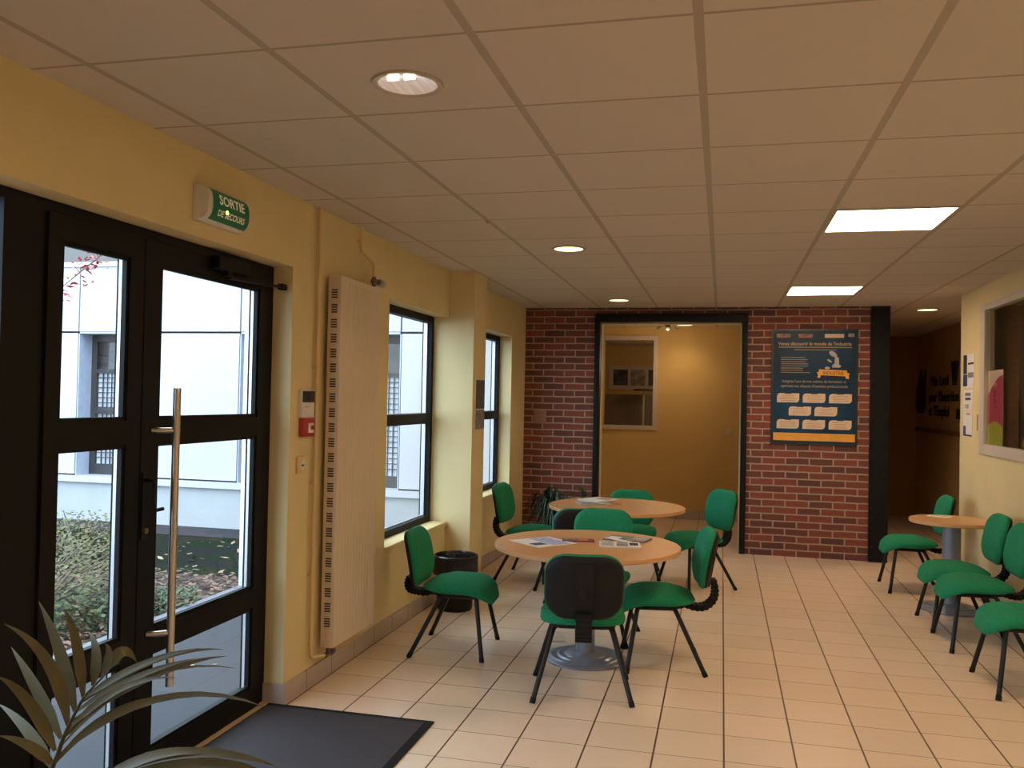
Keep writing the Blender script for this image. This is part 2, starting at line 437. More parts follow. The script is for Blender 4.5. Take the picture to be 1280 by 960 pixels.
# right wall with its internal window opening
mb = MB()
mb.box(XR, XR+.06, -3.6, 4.6, 0, CE); mb.box(XR, XR+.06, 7.86, 8.65, 0, CE)
mb.box(XR, XR+.06, 4.6, 7.86, 0, 1.30); mb.box(XR, XR+.06, 4.6, 7.86, 2.41, CE)
struct(mb.build('wall_right', M['yellow'], smooth=0))
struct(MB().box(XR+.06, 2.90, 8.55, 8.65, 0, CE).build('wall_right_return', M['yellow'], smooth=0))
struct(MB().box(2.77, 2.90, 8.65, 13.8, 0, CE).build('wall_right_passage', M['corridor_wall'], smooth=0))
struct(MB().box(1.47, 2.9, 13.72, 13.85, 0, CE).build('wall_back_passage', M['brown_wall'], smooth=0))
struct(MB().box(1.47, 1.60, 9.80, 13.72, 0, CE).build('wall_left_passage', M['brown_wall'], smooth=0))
struct(MB().box(XO, 2.3, -3.7, -3.6, 0, CE).build('wall_front', M['yellow'], smooth=0))
# dark office behind the right window
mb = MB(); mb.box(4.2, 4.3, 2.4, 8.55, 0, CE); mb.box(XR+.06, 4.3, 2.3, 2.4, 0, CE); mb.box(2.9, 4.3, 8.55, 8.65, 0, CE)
struct(mb.build('wall_right_office', M['unlit_dark'], smooth=0))
# brick wall
mb = MB()
mb.box(-2.19, -1.38, YB, YB+.22, 0, CE); mb.box(.255, 1.478, YB, YB+.22, 0, CE); mb.box(-1.38, .255, YB+.02, YB+.2, 2.535, CE)
struct(mb.build('wall_back', M['brick'], smooth=0))
# steel surround of the opening
mb = MB(); mb.box(-1.385, -1.325, YB-.02, YB+.1, 0, 2.56); mb.box(.197, .257, YB-.02, YB+.1, 0, 2.56); mb.box(-1.385, .257, YB-.022, YB+.1, 2.468, 2.56)
struct(mb.build('trim_1', M['steel'], bevel=.004))
mb = MB(); mb.box(-1.332, -1.318, YB+.1, YB+.23, 0, 2.468); mb.box(.185, .199, YB+.1, YB+.23, 0, 2.468); mb.box(-1.33, .199, YB+.1, YB+.23, 2.456, 2.47)
struct(mb.build('trim_2', M['yellow'], smooth=0))
# riveted steel column (I section)
mb = MB(); mb.box(1.478, 1.662, YB-.035, YB-.01, 0, CE); mb.box(1.478, 1.662, YB+.13, YB+.155, 0, CE); mb.box(1.555, 1.585, YB-.02, YB+.14, 0, CE)
for k in range(26):
    for xx in (1.505, 1.635): mb.lathe([(.0, -.046), (.006, -.044), (.009, -.035)], 8, (xx, YB, .05+k*.1), 'y')
struct(mb.build('trim_3', M['steel'], smooth=30))
# inner room
mb = MB()
IY = 12.1
mb.box(-2.3, -1.62, IY, IY+.14, 0, CE); mb.box(-.93, 1.47, IY, IY+.14, 0, CE); mb.box(-1.62, -.93, IY, IY+.14, 0, 1.26); mb.box(-1.62, -.93, IY, IY+.14, 2.445, CE)
struct(mb.build('wall_back_inner', M['ochre'], smooth=0))
struct(MB().box(1.36, 1.47, 9.79, IY, 0, CE).build('wall_right_inner', M['ochre'], smooth=0))
mb = MB(); mb.box(-3.6, 1.4, 16.2, 16.3, 0, CE); mb.box(-3.7, -3.6, IY+.14, 16.3, 0, CE); mb.box(1.3, 1.4, IY+.14, 16.2, 0, CE); mb.box(-3.7, -2.3, IY, IY+.14, 0, CE)
struct(mb.build('wall_back_far_room', M['ochre'], smooth=0))
# floor / ceiling
struct(MB().box(XL-.12, 4.3, -3.6, 8.6, -.08, 0).box(XL-.02, 2.9, 8.6, 16.3, -.08, 0).box(-3.7, XL-.02, 12.3, 16.3, -.08, 0).build('floor', M['floor'], smooth=0))
struct(MB().box(XL-.02, 4.3, -3.6, 12.1, CE, CE+.06).box(-3.7, 2.9, 12.1, 16.3, CE, CE+.06).build('ceiling', M['ceil'], smooth=0))
struct(MB().box(XO-.1, 4.4, -3.8, 9.5, CE+.06, CE+.35).box(-2.3, 4.4, 9.5, 16.4, CE+.06, CE+.35).build('ceiling_roof', M['fascia'], smooth=0))
# skirtings
H_ = .105
mb = MB(); mb.box(XL, XL+.012, 4.095, 6.75, 0, H_); mb.box(XL, -1.953, 6.738, 6.75, 0, H_); mb.box(-1.965, -1.953, 6.738, 7.12, 0, H_); mb.box(XL, XL+.012, 7.12, YB, 0, H_); mb.box(-2.285, XL+.012, 4.083, 4.095, 0, H_)
mb.box(XL, XL+.012, -3.6, 1.4, 0, H_)
struct(mb.build('baseboard_left', M['skirt_y'], smooth=0))
mb = MB(); mb.box(XR-.012, XR, -3.6, 8.65, 0, H_); mb.box(2.758, 2.77, 8.65, 13.72, 0, H_)
struct(mb.build('baseboard_right', M['skirt_y'], smooth=0))
struct(MB().box(-2.2, 1.36, IY-.012, IY, 0, .125).build('baseboard_back_inner', M['skirt_x'], smooth=0))
struct(MB().box(2.745, 2.77, 8.66, 13.7, 1.25, 1.31).build('trim_4', M['rail'], smooth=0))

# ------------------------------------------------------------------ windows of the left wall
def facade_window(name, y0, y1, z0, z1, zr0, zr1):
    r = struct(empty(name, (-2.31, (y0+y1)/2, z0)))
    def P(m, n, mt, bevel=0.):
        m.xf(lambda v: (v[0]+2.31, v[1]-(y0+y1)/2, v[2]-z0)); return m.build(n, mt, r, bevel=bevel)
    t = .055
    m = MB(); m.box(-2.384, -2.305, y0, y0+t, z0, z1); m.box(-2.384, -2.305, y1-t, y1, z0, z1)
    m.box(-2.37, -2.305, y0+t, y1-t, z0, z0+t); m.box(-2.37, -2.305, y0+t, y1-t, z1-t, z1); m.box(-2.37, -2.30, y0+t, y1-t, zr0, zr1)
    P(m, 'window_frame', M['frame'])
    for a, b in ((z0+t, zr0), (zr1, z1-t)):
        m = MB(); q = .012
        m.box(-2.37, -2.34, y1-t-q, y1-t, a, b); m.box(-2.355, -2.345, y0+t, y1-t-q, a, a+q*.5)
        P(m, 'edge_spacer', M['bead'])
        m = MB(); m.quad((-2.335, y0+t, a), (-2.335, y1-t, a), (-2.335, y1-t, b), (-2.335, y0+t, b)); P(m, 'pane', M['glass'])
    m = MB(); m.box(-2.305, -2.160, y0+.001, y1, z0-.03, z0+.006); P(m, 'window_sill', M['yellow'], bevel=.006)
facade_window('window_1', 5.44, 6.75, .585, 2.255, 1.385, 1.465)
facade_window('window_2', 7.50, 8.92, .665, 2.255, 1.385, 1.465)

# ------------------------------------------------------------------ entrance door set
XD = -2.285
door = struct(empty('door_1', (XD, 3.05, 0)))
def D(m, n, mt, parent=None, bevel=0., off=(XD, 3.05, 0)):
    m.xf(lambda v: (v[0]-off[0], v[1]-off[1], v[2]-off[2])); return m.build(n, mt, parent or door, bevel=bevel)
m = MB(); xa, xb = XD-.075, XD
m.box(xa, xb, 4.03, 4.094, 0, 2.26); m.box(xa, xb, 2.345, 2.525, 0, 2.26); m.box(xa, xb, 1.402, 2.345, 2.225, 2.26); m.box(xa, xb, 2.525, 4.03, 2.222, 2.26)
m.box(xa, xb, 1.402, 1.47, 0, 2.225); m.box(xa, xb, 1.47, 2.345, 0, .12)
D(m, 'door_frame', M['frame'])
D(MB().quad((XD-.04, 1.47, .12), (XD-.04, 2.345, .12), (XD-.04, 2.345, 2.225), (XD-.04, 1.47, 2.225)), 'side_pane', M['glass'])
D(MB().box(XD-.09, XD+.035, 1.402, 4.094, -.002, .012), 'door_threshold', mat('beech_threshold', (.60, .44, .27), .5))
def leaf(y0, y1, g0, g1, name):
    ya, yb = y0+.004, y1-.004
    m = MB(); a, b = XD-.05, XD+.012
    zs = [(.012, .12), (.525, .62), (1.388, 1.482), (2.128, 2.218)]
    m.box(a, b, ya, g0, .012, 2.218); m.box(a, b, g1, yb, .012, 2.218)
    for p, q in zs: m.box(a, b, g0, g1, p, q)
    lf = D(m, name, M['frame'])
    for p, q in ((.12, .525), (.62, 1.388), (1.482, 2.128)):
        m = MB(); t = .016
        for yy in (g0, g1-t): m.box(XD-.012, XD+.005, yy, yy+t, p, q)
        for zz in (p, q-t): m.box(XD-.012, XD+.005, g0+t, g1-t, zz, zz+t)
        D(m, 'glazing_bead', M['frame'], lf)
        m = MB(); t = .010
        m.box(XD-.034, XD-.02, g1-t, g1, p, q); m.box(XD-.024, XD-.02, g0, g1-t, p, p+t*.6); m.box(XD-.024, XD-.02, g0, g1-t, q-t*.5, q)
        D(m, 'edge_spacer', M['bead'], lf)
        D(MB().quad((XD-.016, g0, p), (XD-.016, g1, p), (XD-.016, g1, q), (XD-.016, g0, q)), 'pane', M['glass'], lf)
    return lf
l1 = leaf(2.525, 3.045, 2.595, 2.958, 'door_leaf')
l2 = leaf(3.045, 4.03, 3.155, 3.945, 'door_leaf')
# pull bar
m = MB(); m.tube([(XD+.085, 3.172, .385), (XD+.085, 3.172, 1.615)], .0165, 16)
pb = D(m, 'pull_handle', M['steelbar'], l2)
m = MB()
for z in (.605, 1.44): m.tube([(XD+.01, 3.12, z), (XD+.04, 3.13, z), (XD+.085, 3.172, z)], .012, 12)
D(m, 'standoff', M['steelbar'], l2)
# lever handle + cylinder on leaf
m = MB(); m.box(XD+.012, XD+.02, 3.055, 3.085, 1.0, 1.27)
m.tube([(XD+.015, 3.07, 1.24), (XD+.06, 3.07, 1.24), (XD+.062, 3.075, 1.235), (XD+.062, 3.075, 1.13), (XD+.06, 3.085, 1.118), (XD+.055, 3.14, 1.118)], .008, 10)
D(m, 'lever_handle', M['steel'], l2)
m = MB(); m.lathe([(.012, 0), (.012, .022), (.009, .024)], 14, (XD+.012, 3.07, 1.035), 'x')
D(m, 'lock_cylinder', M['brass'], l2)
# closer
m = MB(); m.box(XD+.012, XD+.06, 3.50, 3.76, 2.165, 2.225)
D(m, 'closer_body', M['frame'], l2, bevel=.006)
m = MB(); m.box(XD+.03, XD+.055, 3.58, 3.62, 2.14, 2.166); m.tube([(XD+.045, 3.60, 2.135), (XD+.055, 3.85, 2.142), (XD+.075, 4.06, 2.15)], .009, 8, sect=(.022, .012))
m.box(XD+.06, XD+.088, 4.03, 4.075, 2.135, 2.165)
D(m, 'closer_arm', M['frame'], l2)

# ------------------------------------------------------------------ right wall window + banner
rw = struct(empty('window_3', (XR, 6.2, 1.3)))
def W3(m, n, mt, bevel=0.):
    m.xf(lambda v: (v[0]-XR, v[1]-6.2, v[2]-1.3)); return m.build(n, mt, rw, bevel=bevel)
m = MB(); m.box(XR-.018, XR+.012, 7.86, 7.99, 1.22, 2.46); m.box(XR-.018, XR+.012, 4.5, 4.62, 1.22, 2.46)
m.box(XR-.018, XR+.012, 4.62, 7.86, 1.22, 1.305); m.box(XR-.018, XR+.012, 4.62, 7.86, 2.405, 2.46)
W3(m, 'window_frame', M['offwhite'], bevel=.005)
W3(MB().quad((XR+.006, 4.62, 1.305), (XR+.006, 7.86, 1.305), (XR+.006, 7.86, 2.405), (XR+.006, 4.62, 2.405)), 'pane', M['glass_in'])
bn = thing('window_poster', (2.128, 7.665, 1.306), 0, 'narrow magenta and lime poster standing inside the right wall window', 'poster')
hw_, ph_ = .195, .60
MB().box(-.002, .002, -hw_, hw_, 0, ph_).build('sheet', M['card'], bn, smooth=0)
N_ = 14
def bprint(lo, hi, mt, d):
    m = MB(); vs = []
    for i in range(N_+1):
        u = i/N_; y = hw_ - 2*hw_*u
        vs += [(-.002-d, y, lo(u)), (-.002-d, y, hi(u))]
    m.add(vs, [(2*i, 2*i+2, 2*i+3, 2*i+1) for i in range(N_)]); m.build('printed_panel', mt, bn, smooth=0)
bprint(lambda u: .14, lambda u: .40+.155*math.sin(u*PI/2), M['magenta'], .0008)
bprint(lambda u: .0, lambda u: .145+.045*math.sin(PI*u), M['lime'], .0014)
for k, ch in enumerate(('E', 'N', 'A', 'L')):
    text('lettering', ch, .085, lambda a, b, c, k=k: (-.004, .03 - b, .50-k*.062 - a*.8), M['card'] if k == 0 else M['text_dark'], bn)

# inner window (between inner room and far room)
iw = struct(empty('window_4', (-1.275, IY, 1.26)))
m = MB(); m.box(-1.68, -1.62, IY-.02, IY+.02, 1.205, 2.51); m.box(-.93, -.87, IY-.02, IY+.02, 1.205, 2.51); m.box(-1.62, -.93, IY-.02, IY+.02, 1.205, 1.262); m.box(-1.62, -.93, IY-.02, IY+.02, 2.445, 2.51)
m.xf(lambda v: (v[0]+1.275, v[1]-IY, v[2]-1.26)); m.build('window_frame', M['offwhite'], iw)
m = MB(); m.quad((-.345, .05, 0), (.345, .05, 0), (.345, .05, 1.185), (-.345, .05, 1.185)); m.build('pane', M['glass_in'], iw)

# ------------------------------------------------------------------ outdoors
struct(MB().box(-3.80, XO, -6, 9.3, -.14, -.02).build('ground', M['asphalt'], smooth=0), 'blue-grey asphalt path outside the glass door')
struct(MB().box(-14, -3.83, -6, 6.9, -.14, -.03).build('ground_bed', M['bedsoil'], smooth=0))
struct(MB().box(-14, -3.80, 6.9, 8.75, -.14, -.035).build('ground_lawn', M['grass'], smooth=0))
struct(MB().box(-14, -3.80, 8.75, 9.34, -.14, -.03).build('ground_strip', M['darkstrip'], smooth=0))
struct(MB().box(-3.86, -3.80, -6, 6.9, -.14, .01).build('ground_kerb', mat('pale_kerb', (.16, .17, .21), .8), smooth=0))
tag(MB().box(-3.865, -3.80, 6.47, 6.55, -.03, 2.9).build('canopy_post', mat('white_post_paint', (.85, .87, .9), .5), bevel=.004), 'slim white post standing at the end of the planting bed outside', 'post')

fb = thing('courtyard_building', (-6, 9.33, -.05), 0, 'white panelled building across the courtyard with dark barred windows', 'building')
def B(m, n, mt, parent=None, bevel=0.):
    m.xf(lambda v: (v[0]+6, v[1]-9.33, v[2]+.05)); return m.build(n, mt, parent or fb, bevel=bevel, smooth=0 if not bevel else 30)
B(MB().box(-13.9, -2.47, 9.62, 9.7, -.05, 3.3), 'backing_wall', M['facade_joint'])
B(MB().box(-13.9, -2.47, 9.34, 9.62, -.05, .45), 'base_wall', M['facade_base'])
B(MB().box(-13.9, -2.47, 9.29, 9.62, .45, .525), 'sill_band', M['facade'])
B(MB().box(-13.9, -2.47, 9.30, 9.62, 3.15, 3.21), 'roof_cap', M['facade'])
B(MB().add([(-13.9, 9.32, 3.21), (-2.47, 9.32, 3.21), (-2.47, 9.9, 3.62), (-13.9, 9.9, 3.62)], [(0, 1, 2, 3)]), 'roof_fascia', M['fascia'])
wins = [(-13.5, -12.5), (-10.2, -9.3), (-7.90, -6.75), (-5.63, -4.72), (-4.50, -3.58)]
edges = [-13.9] + [v for wn in wins for v in wn] + [-2.47]
g = .011
for i in range(0, len(edges), 2):
    a, b = edges[i], edges[i+1]
    B(MB().box(a+g, b-g, 9.33, 9.60, .545, 2.315), 'facade_panel', M['facade'])
up_e = [-13.9, -12.0, -9.9, -7.90, -6.75, -5.63, -3.58, -2.47]
for a, b in zip(up_e, up_e[1:]):
    B(MB().box(a+g, b-g, 9.33, 9.60, 2.34, 3.15), 'facade_panel', M['facade'])
for a, b in wins:
    y = 9.56
    m = MB(); m.box(a, a+.012, 9.335, y, .525, 2.335); m.box(b-.012, b, 9.335, y, .525, 2.335); m.box(a, b, 9.335, y, 2.31, 2.335)
    wi = B(m, 'window_reveal', M['reveal_blue'])
    m = MB(); t = .09
    m.box(a+.012, a+t, y, y+.05, .525, 2.31); m.box(b-t, b-.012, y, y+.05, .525, 2.31); m.box(a+t, b-t, y, y+.05, .525, .66); m.box(a+t, b-t, y, y+.05, 1.30, 1.39); m.box(a+t, b-t, y, y+.05, 1.82, 1.87); m.box(a+t, b-t, y, y+.05, 2.22, 2.31)
    B(m, 'window_casing', M['win_dark'], wi)
    B(MB().quad((a+t, y+.045, .66), (b-t, y+.045, .66), (b-t, y+.045, 1.82), (a+t, y+.045, 1.82)), 'pane', M['win_pane'], wi)
    B(MB().quad((a+t, y+.045, 1.87), (b-t, y+.045, 1.87), (b-t, y+.045, 2.22), (a+t, y+.045, 2.22)), 'pane', M['win_refl'], wi)
    m = MB(); xx = a+t+.075
    while xx < b-t-.02: m.box(xx, xx+.010, y+.02, y+.034, .66, 1.82); xx += .064
    zz = .735
    while zz < 1.8: m.box(a+t, b-t, y+.021, y+.033, zz, zz+.010); zz += .064
    B(m, 'window_grille', M['win_dark'], wi)

def leaf_quads(m, c, n, size, rnd, flat=.0, fn=None):
    for _ in range(n):
        p = fn() if fn else c
        a = rnd.uniform(0, 2*PI); tilt = rnd.uniform(-1, 1)*(1-flat); s = size*rnd.uniform(.6, 1.3)
        d = Vector((math.cos(a), math.sin(a), tilt*.8)).normalized(); q = d.cross(Vector((0, 0, 1))).normalized()
        q = (q + Vector((0, 0, rnd.uniform(-.6, .6)*(1-flat)))).normalized()
        p = Vector(p)
        m.add([p, p+d*s*.5+q*s*.28, p+d*s, p+d*s*.5-q*s*.28], [(0, 1, 2, 3)])

def shrub(name, loc, rx, ry, h, n, size, mt, label, seed):
    rnd = random.Random(seed); t = thing(name, loc, 0, label, 'shrub')
    m = MB(); stems = MB()
    for k in range(16):
        a = rnd.uniform(0, 2*PI); rr = rnd.uniform(.25, .95); tip = (rx*rr*math.cos(a), ry*rr*math.sin(a), h*rnd.uniform(.55, 1.05)*(1-.35*rr*rr))
        mid = (tip[0]*.45, tip[1]*.45, tip[2]*.6)
        stems.tube([(rnd.uniform(-.05, .05), rnd.uniform(-.05, .05), 0), mid, tip], [.012, .008, .004], 6)
    def fn():
        while True:
            a, b, c = rnd.uniform(-1, 1), rnd.uniform(-1, 1), rnd.uniform(0, 1)
            if a*a+b*b+c*c*c < 1.0 and (a*a+b*b+c*c) > .25: return (a*rx, b*ry, c*h*rnd.uniform(.85, 1.08))
    leaf_quads(m, None, n, size, rnd, .2, fn)
    m.build('foliage', mt, t, smooth=0, fix=False); stems.build('stem', M['twig'], t)
    return t
shrub('garden_shrub', (-4.75, 5.2, -.04), .75, 1.0, .66, 5200, .042, M['leaf_yg'], 'yellow-green leafy shrub outside behind the narrow door leaf', 3)
shrub('garden_shrub', (-5.9, 7.0, -.04), .55, .6, .50, 2400, .042, M['leaf_yg'], 'yellow-green shrub further out towards the white building', 4)
shrub('garden_shrub', (-4.25, 5.15, -.04), .33, .42, .27, 1200, .042, M['leaf_gr'], 'low fresh green shrub beside the kerb outside the wide door leaf', 5)
shrub('garden_shrub', (-4.05, 5.75, -.04), .22, .4, .17, 700, .04, M['leaf_gr'], 'small ground-hugging green plant at the kerb among brown leaves', 6)
rnd = random.Random(11); m = MB()
def fn_l(): return (rnd.uniform(-6.2, -3.86), rnd.uniform(2.2, 6.9), rnd.uniform(-.028, .03))
leaf_quads(m, None, 5200, .06, rnd, .55, fn_l)
lit = m.build('leaf_litter', M['leaf_br'], smooth=0, fix=False)
tag(lit, 'brown autumn leaves strewn over the planting bed outside', 'leaves', kind='stuff')
rnd = random.Random(12); m = MB()
for _ in range(60):
    fx, fy = rnd.uniform(-5.6, -3.9), rnd.uniform(6.95, 8.6)
    leaf_quads(m, (fx, fy, -.03), 1, .09, rnd, .5)
for _ in range(14):
    leaf_quads(m, (rnd.uniform(-3.7, -2.6), rnd.uniform(3.3, 6), -.017), 1, .035, rnd, .9)
tag(m.build('fallen_leaves', mat('pale_fallen_leaf', (.3, .22, .15), .8, var=.4), smooth=0, fix=False), 'pale leaves scattered on the lawn and path outside', 'leaves', kind='stuff')
# red creeper twig hanging beside the door head
tw = thing('creeper_twig', (XO, 3.72, 2.34), 0, 'thin creeper twig with tiny pinkish red leaves hanging outside the upper door pane', 'twig')
pts = [(0, 0, 0), (-.25, .0, .05), (-.55, -.03, .0), (-.6, -.09, -.10), (-.6, -.20, -.18), (-.6, -.33, -.28)]
m = MB(); m.tube(pts, [.006, .005, .0045, .004, .003, .002], 6)
rnd = random.Random(5)
for i in range(2, 6):
    for s in (-1, 1): m.tube([pts[i], (pts[i][0]+.01, pts[i][1]+.05*s, pts[i][2]+rnd.uniform(-.05, .05))], [.0018, .001], 5)
m.build('stem', M['twig'], tw)
m = MB()
for i in range(2, 6):
    leaf_quads(m, None, 34, .034, rnd, 0, lambda i=i: (pts[i][0]+rnd.uniform(-.04, .04), pts[i][1]+rnd.uniform(-.07, .07), pts[i][2]+rnd.uniform(-.06, .05)))
m.build('foliage', M['leaf_red'], tw, smooth=0, fix=False)

# ------------------------------------------------------------------ chairs
def make_chair(low=0.):
    t = empty('office_chair')
    # seat
    def dseat(p):
        x, y, z = p
        if y > .06: z -= .085*((y-.06)/.165)**2*(1 if z < .43 else .75)
        if y < -.08: z = .408 + (z-.408)*(1-.55*min(1, (-y-.08)/.145))
        z -= .012*(x/.23)**2 if z > .44 else 0
        return (x, y+.035, z)
    MB().pillow(.465, .45, .15, [(.10, .386), (.03, .386), (.006, .394), (0, .408), (.002, .425), (.012, .442), (.032, .455), (.07, .463), (.13, .467), (.19, .468)], dseat).build('seat', M['green'], t, smooth=60)
    MB().pillow(.36, .30, .08, [(.02, .366), (0, .37), (0, .392)], lambda p: (p[0], p[1]+.02, p[2])).build('seat_pan', M['plastic'], t)
    # legs : bend inwards under the seat
    for sx in (-1, 1):
        for f in (0, 1):
            foot = Vector((sx*.262, .225 if f else -.235, 0)); top = Vector((sx*.165, .165 if f else -.075, .335)); inn = Vector((sx*.07, .10 if f else -.01, .372))
            q = [foot, foot.lerp(top, .5), top]
            d0 = (top-foot).normalized(); 
            for k in range(1, 7):
                s = k/6; a = top + d0*.045
                q.append((1-s)**2*top + 2*s*(1-s)*a + s*s*(top.lerp(inn, .55)+Vector((0, 0, .022))))
            q.append(inn)
            lg = MB().tube(q, .0138, 12).build('leg', M['tube'], t)
            MB().tube([foot, foot + d0*.03], .0155, 12).build('foot_cap', M['rubber'], lg)
    # side rails
    for sx in (-1, 1): MB().tube([(sx*.15, -.06, .362), (sx*.15, .155, .362)], .011, 10).build('side_rail', M['tube'], t)
    # back
    def back(p, off):
        x, yy, z = p            # yy is the height axis, z the thickness (positive to the sitter)
        z = z + off + .55*x*x - .35*yy*yy
        a = math.radians(11)
        return (x, -.262 + z*math.cos(a) - yy*math.sin(a), .655 - low + yy*math.cos(a) + z*math.sin(a))
    MB().pillow(.42, .355, .118, [(.06, -.014), (.01, -.012), (0, -.002), (0, .012), (.008, .026), (.03, .036), (.07, .041), (.12, .043)], lambda p: back(p, .0)).build('backrest', M['green'], t, smooth=60)
    sh = MB().pillow(.412, .345, .11, [(.13, -.034), (.05, -.033), (.018, -.028), (.004, -.018), (0, -.006), (.05, -.006)], lambda p: back(p, -.003)).build('back_shell', M['plastic'], t, smooth=50)
    m = MB(); m.lathe([(.028, 0), (.028, .012), (.022, .018), (0.001, .019)], 20, (0, 0, 0), 'z')
    m.xf(lambda v: back((v[0], v[1]-.02, -.034 - v[2]), -.002)); m.build('knob', M['plastic'], sh)
    m = MB()
    m.xf(lambda v: v); m.box(-.045, .045, -.17, .14, -.040, -.030); m.xf(lambda v: back(v, -.002)); m.build('back_spine', M['plastic'], sh)
    # bellows
    P0 = [(-.11, .378), (-.185, .350), (-.255, .352), (-.305, .395-low*.4), (-.318, .455-low*.7), (-.305, .52-low)]
    q = []
    N = 27
    for i in range(N):
        u = i/(N-1)*(len(P0)-1); k = min(int(u), len(P0)-2); s = u-k
        def cr(j): return Vector(P0[max(0, min(len(P0)-1, j))])
        a, b, c, d = cr(k-1), cr(k), cr(k+1), cr(k+2)
        v = .5*((2*b)+(c-a)*s+(2*a-5*b+4*c-d)*s*s+(3*b-a-3*c+d)*s**3)
        q.append((0, v.x, v.y))
    sect = [((.086, .040) if i % 2 else (.078, .030)) for i in range(N)]
    MB().tube(q, 0, sect=sect).build('bellows', M['rubber'], t, smooth=0)
    return t
GC = 'green fabric office chairs'
chairs = [
 (-1.63, 5.33, 4, 1, 'green office chair left of the front table, facing right, bin behind it'),
 (-.73, 4.77, 100, 2, 'green office chair nearest the camera, black back shell turned to us'),
 (-.34, 5.43, 189, 0, 'green office chair right of the front table, seen from its side facing left'),
 (-.82, 5.89, 266, 0, 'green office chair behind the front table facing the camera'),
 (-1.67, 7.65, -5, 0, 'green office chair left of the far table by the second window'),
 (-1.17, 7.0, 112, 1, 'green office chair in front of the far table, dark shell half hidden'),
 (-.80, 8.05, 275, 1, 'green office chair behind the far table, only its top and seat showing'),
 (-.20, 7.78, 213, 0, 'green office chair right of the far table before the ochre doorway'),
 (1.64, 8.25, 180, 0, 'green office chair beyond the small right table, next to the steel column'),
 (1.70, 6.97, 180, 0, 'green office chair along the right wall directly in front of the small table'),
 (1.70, 6.45, 180, 0, 'green office chair second from the camera along the right wall'),
 (1.72, 5.54, 180, 0, 'green office chair nearest the camera on the right, cut by the photo edge'),
]
LOWS = (0., .075, .03)
proto = {k: make_chair(v) for k, v in enumerate(LOWS)}
used = set()
for x_, y_, th, kd, lab in chairs:
    o = proto[kd] if kd not in used else copy_tree(proto[kd])
    used.add(kd)
    o.location = (x_, y_, 0); o.rotation_euler = (0, 0, math.radians(th-90)); tag(o, lab, 'chair', GC)

# ------------------------------------------------------------------ tables
TZ = .71
def make_table(r, rb, rcol):
    t = empty('round_table')
    top = MB().lathe([(r-.004, TZ-.028), (r, TZ-.024), (r, TZ-.003)], 96, cap=(True, False)).build('table_edge', M['beech_edge'], t)
    MB().lathe([(r, TZ-.0035), (r-.003, TZ)], 96, cap=(False, True)).build('tabletop', M['beech'], t)
    MB().lathe([(rcol, .04), (rcol, TZ-.05), (rcol+.06, TZ-.032), (rcol+.06, TZ-.028)], 40).build('pedestal', M['grey_metal'], t)
    prof = [(rb, 0), (rb, .012), (rb-.01, .018)]
    for k in range(3):
        a = rb-.03-k*.045; prof += [(a, .019+k*.006), (a-.012, .027+k*.006)]
    prof += [(rcol+.02, .042), (rcol, .05)]
    MB().lathe(prof, 64).build('base_disc', M['grey_metal'], t)
    return t
GT = 'round beech tables'
t1 = make_table(.573, .25, .058); t1.location = (-.80, 5.36, 0); tag(t1, 'large round beech table nearest the camera, with leaflets on it', 'table', GT)
t2 = copy_tree(t1); t2.location = (-.857, 7.385, 0); tag(t2, 'large round beech table further back near the brick wall', 'table', GT)
t3 = make_table(.312, .243, .068); t3.location = (1.785, 7.53, 0); tag(t3, 'small round beech table standing against the right wall', 'table', GT)

def sheet(name, pts, z, th, mt, label, cat, prints=(), group=None):
    c = (sum(p[0] for p in pts)/len(pts), sum(p[1] for p in pts)/len(pts), z)
    o = tag(empty(name, c), label, cat, group)
    MB().prism([(p[0]-c[0], p[1]-c[1]) for p in pts], 0, th).build('pages', mt, o, smooth=0)
    ax = Vector((pts[1][0]-pts[0][0], pts[1][1]-pts[0][1])); ay = Vector((pts[3][0]-pts[0][0], pts[3][1]-pts[0][1])); p0 = Vector(pts[0][:2])
    for (u0, u1, v0, v1, pm) in prints:
        q = [p0+ax*u+ay*v for u, v in ((u0, v0), (u1, v0), (u1, v1), (u0, v1))]
        MB().prism([(p.x-c[0], p.y-c[1]) for p in q], th, th+.0006).build('printed_panel', pm, o, smooth=0)
    return o
GL = 'leaflets and magazines on the front table'
def rect(cx, cy_, w_, h_, a):
    a = math.radians(a); ux, uy = math.cos(a), math.sin(a)
    return [(cx+ux*p*w_/2-uy*q*h_/2, cy_+uy*p*w_/2+ux*q*h_/2) for p, q in ((-1, -1), (1, -1), (1, 1), (-1, 1))]
sheet('leaflet', rect(-1.07, 5.31, .30, .30, -42), TZ+.0005, .003, M['paper'], 'white and pale blue leaflet lying open on the left of the front table', 'leaflet', [(.06, .94, .45, .9, M['paper_blue']), (.55, .8, .1, .4, M['navy_ink'])], GL)
sheet('brochure', rect(-.87, 5.44, .20, .09, 12), TZ+.0005, .008, M['paper_red'], 'dark red folded brochure at the middle of the front table', 'brochure', [(.05, .45, .1, .9, M['grey_print']), (.5, .8, .15, .8, M['orange_print'])], GL)
sheet('magazine', rect(-.60, 5.37, .25, .19, 8), TZ+.0005, .007, M['paper'], 'white magazine with grey photos on the right of the front table', 'magazine', [(.04, .35, .1, .9, M['palegrey']), (.42, .70, .1, .55, M['grey_print']), (.74, .95, .3, .8, M['ink']), (.44, .7, .62, .9, M['photo2'])], GL)
sheet('magazine', rect(-.575, 5.60, .27, .17, -14), TZ+.0005, .010, M['grey_print'], 'grey magazine lying behind the white one on the front table', 'magazine', [(.05, .35, .1, .6, M['paper']), (.62, .97, .35, .95, M['palegrey'])], GL)
sheet('magazine', rect(-.625, 5.50, .20, .035, -35), TZ+.0105, .003, M['paper'], 'narrow white folded flyer across the two magazines on the front table', 'flyer', [], GL)
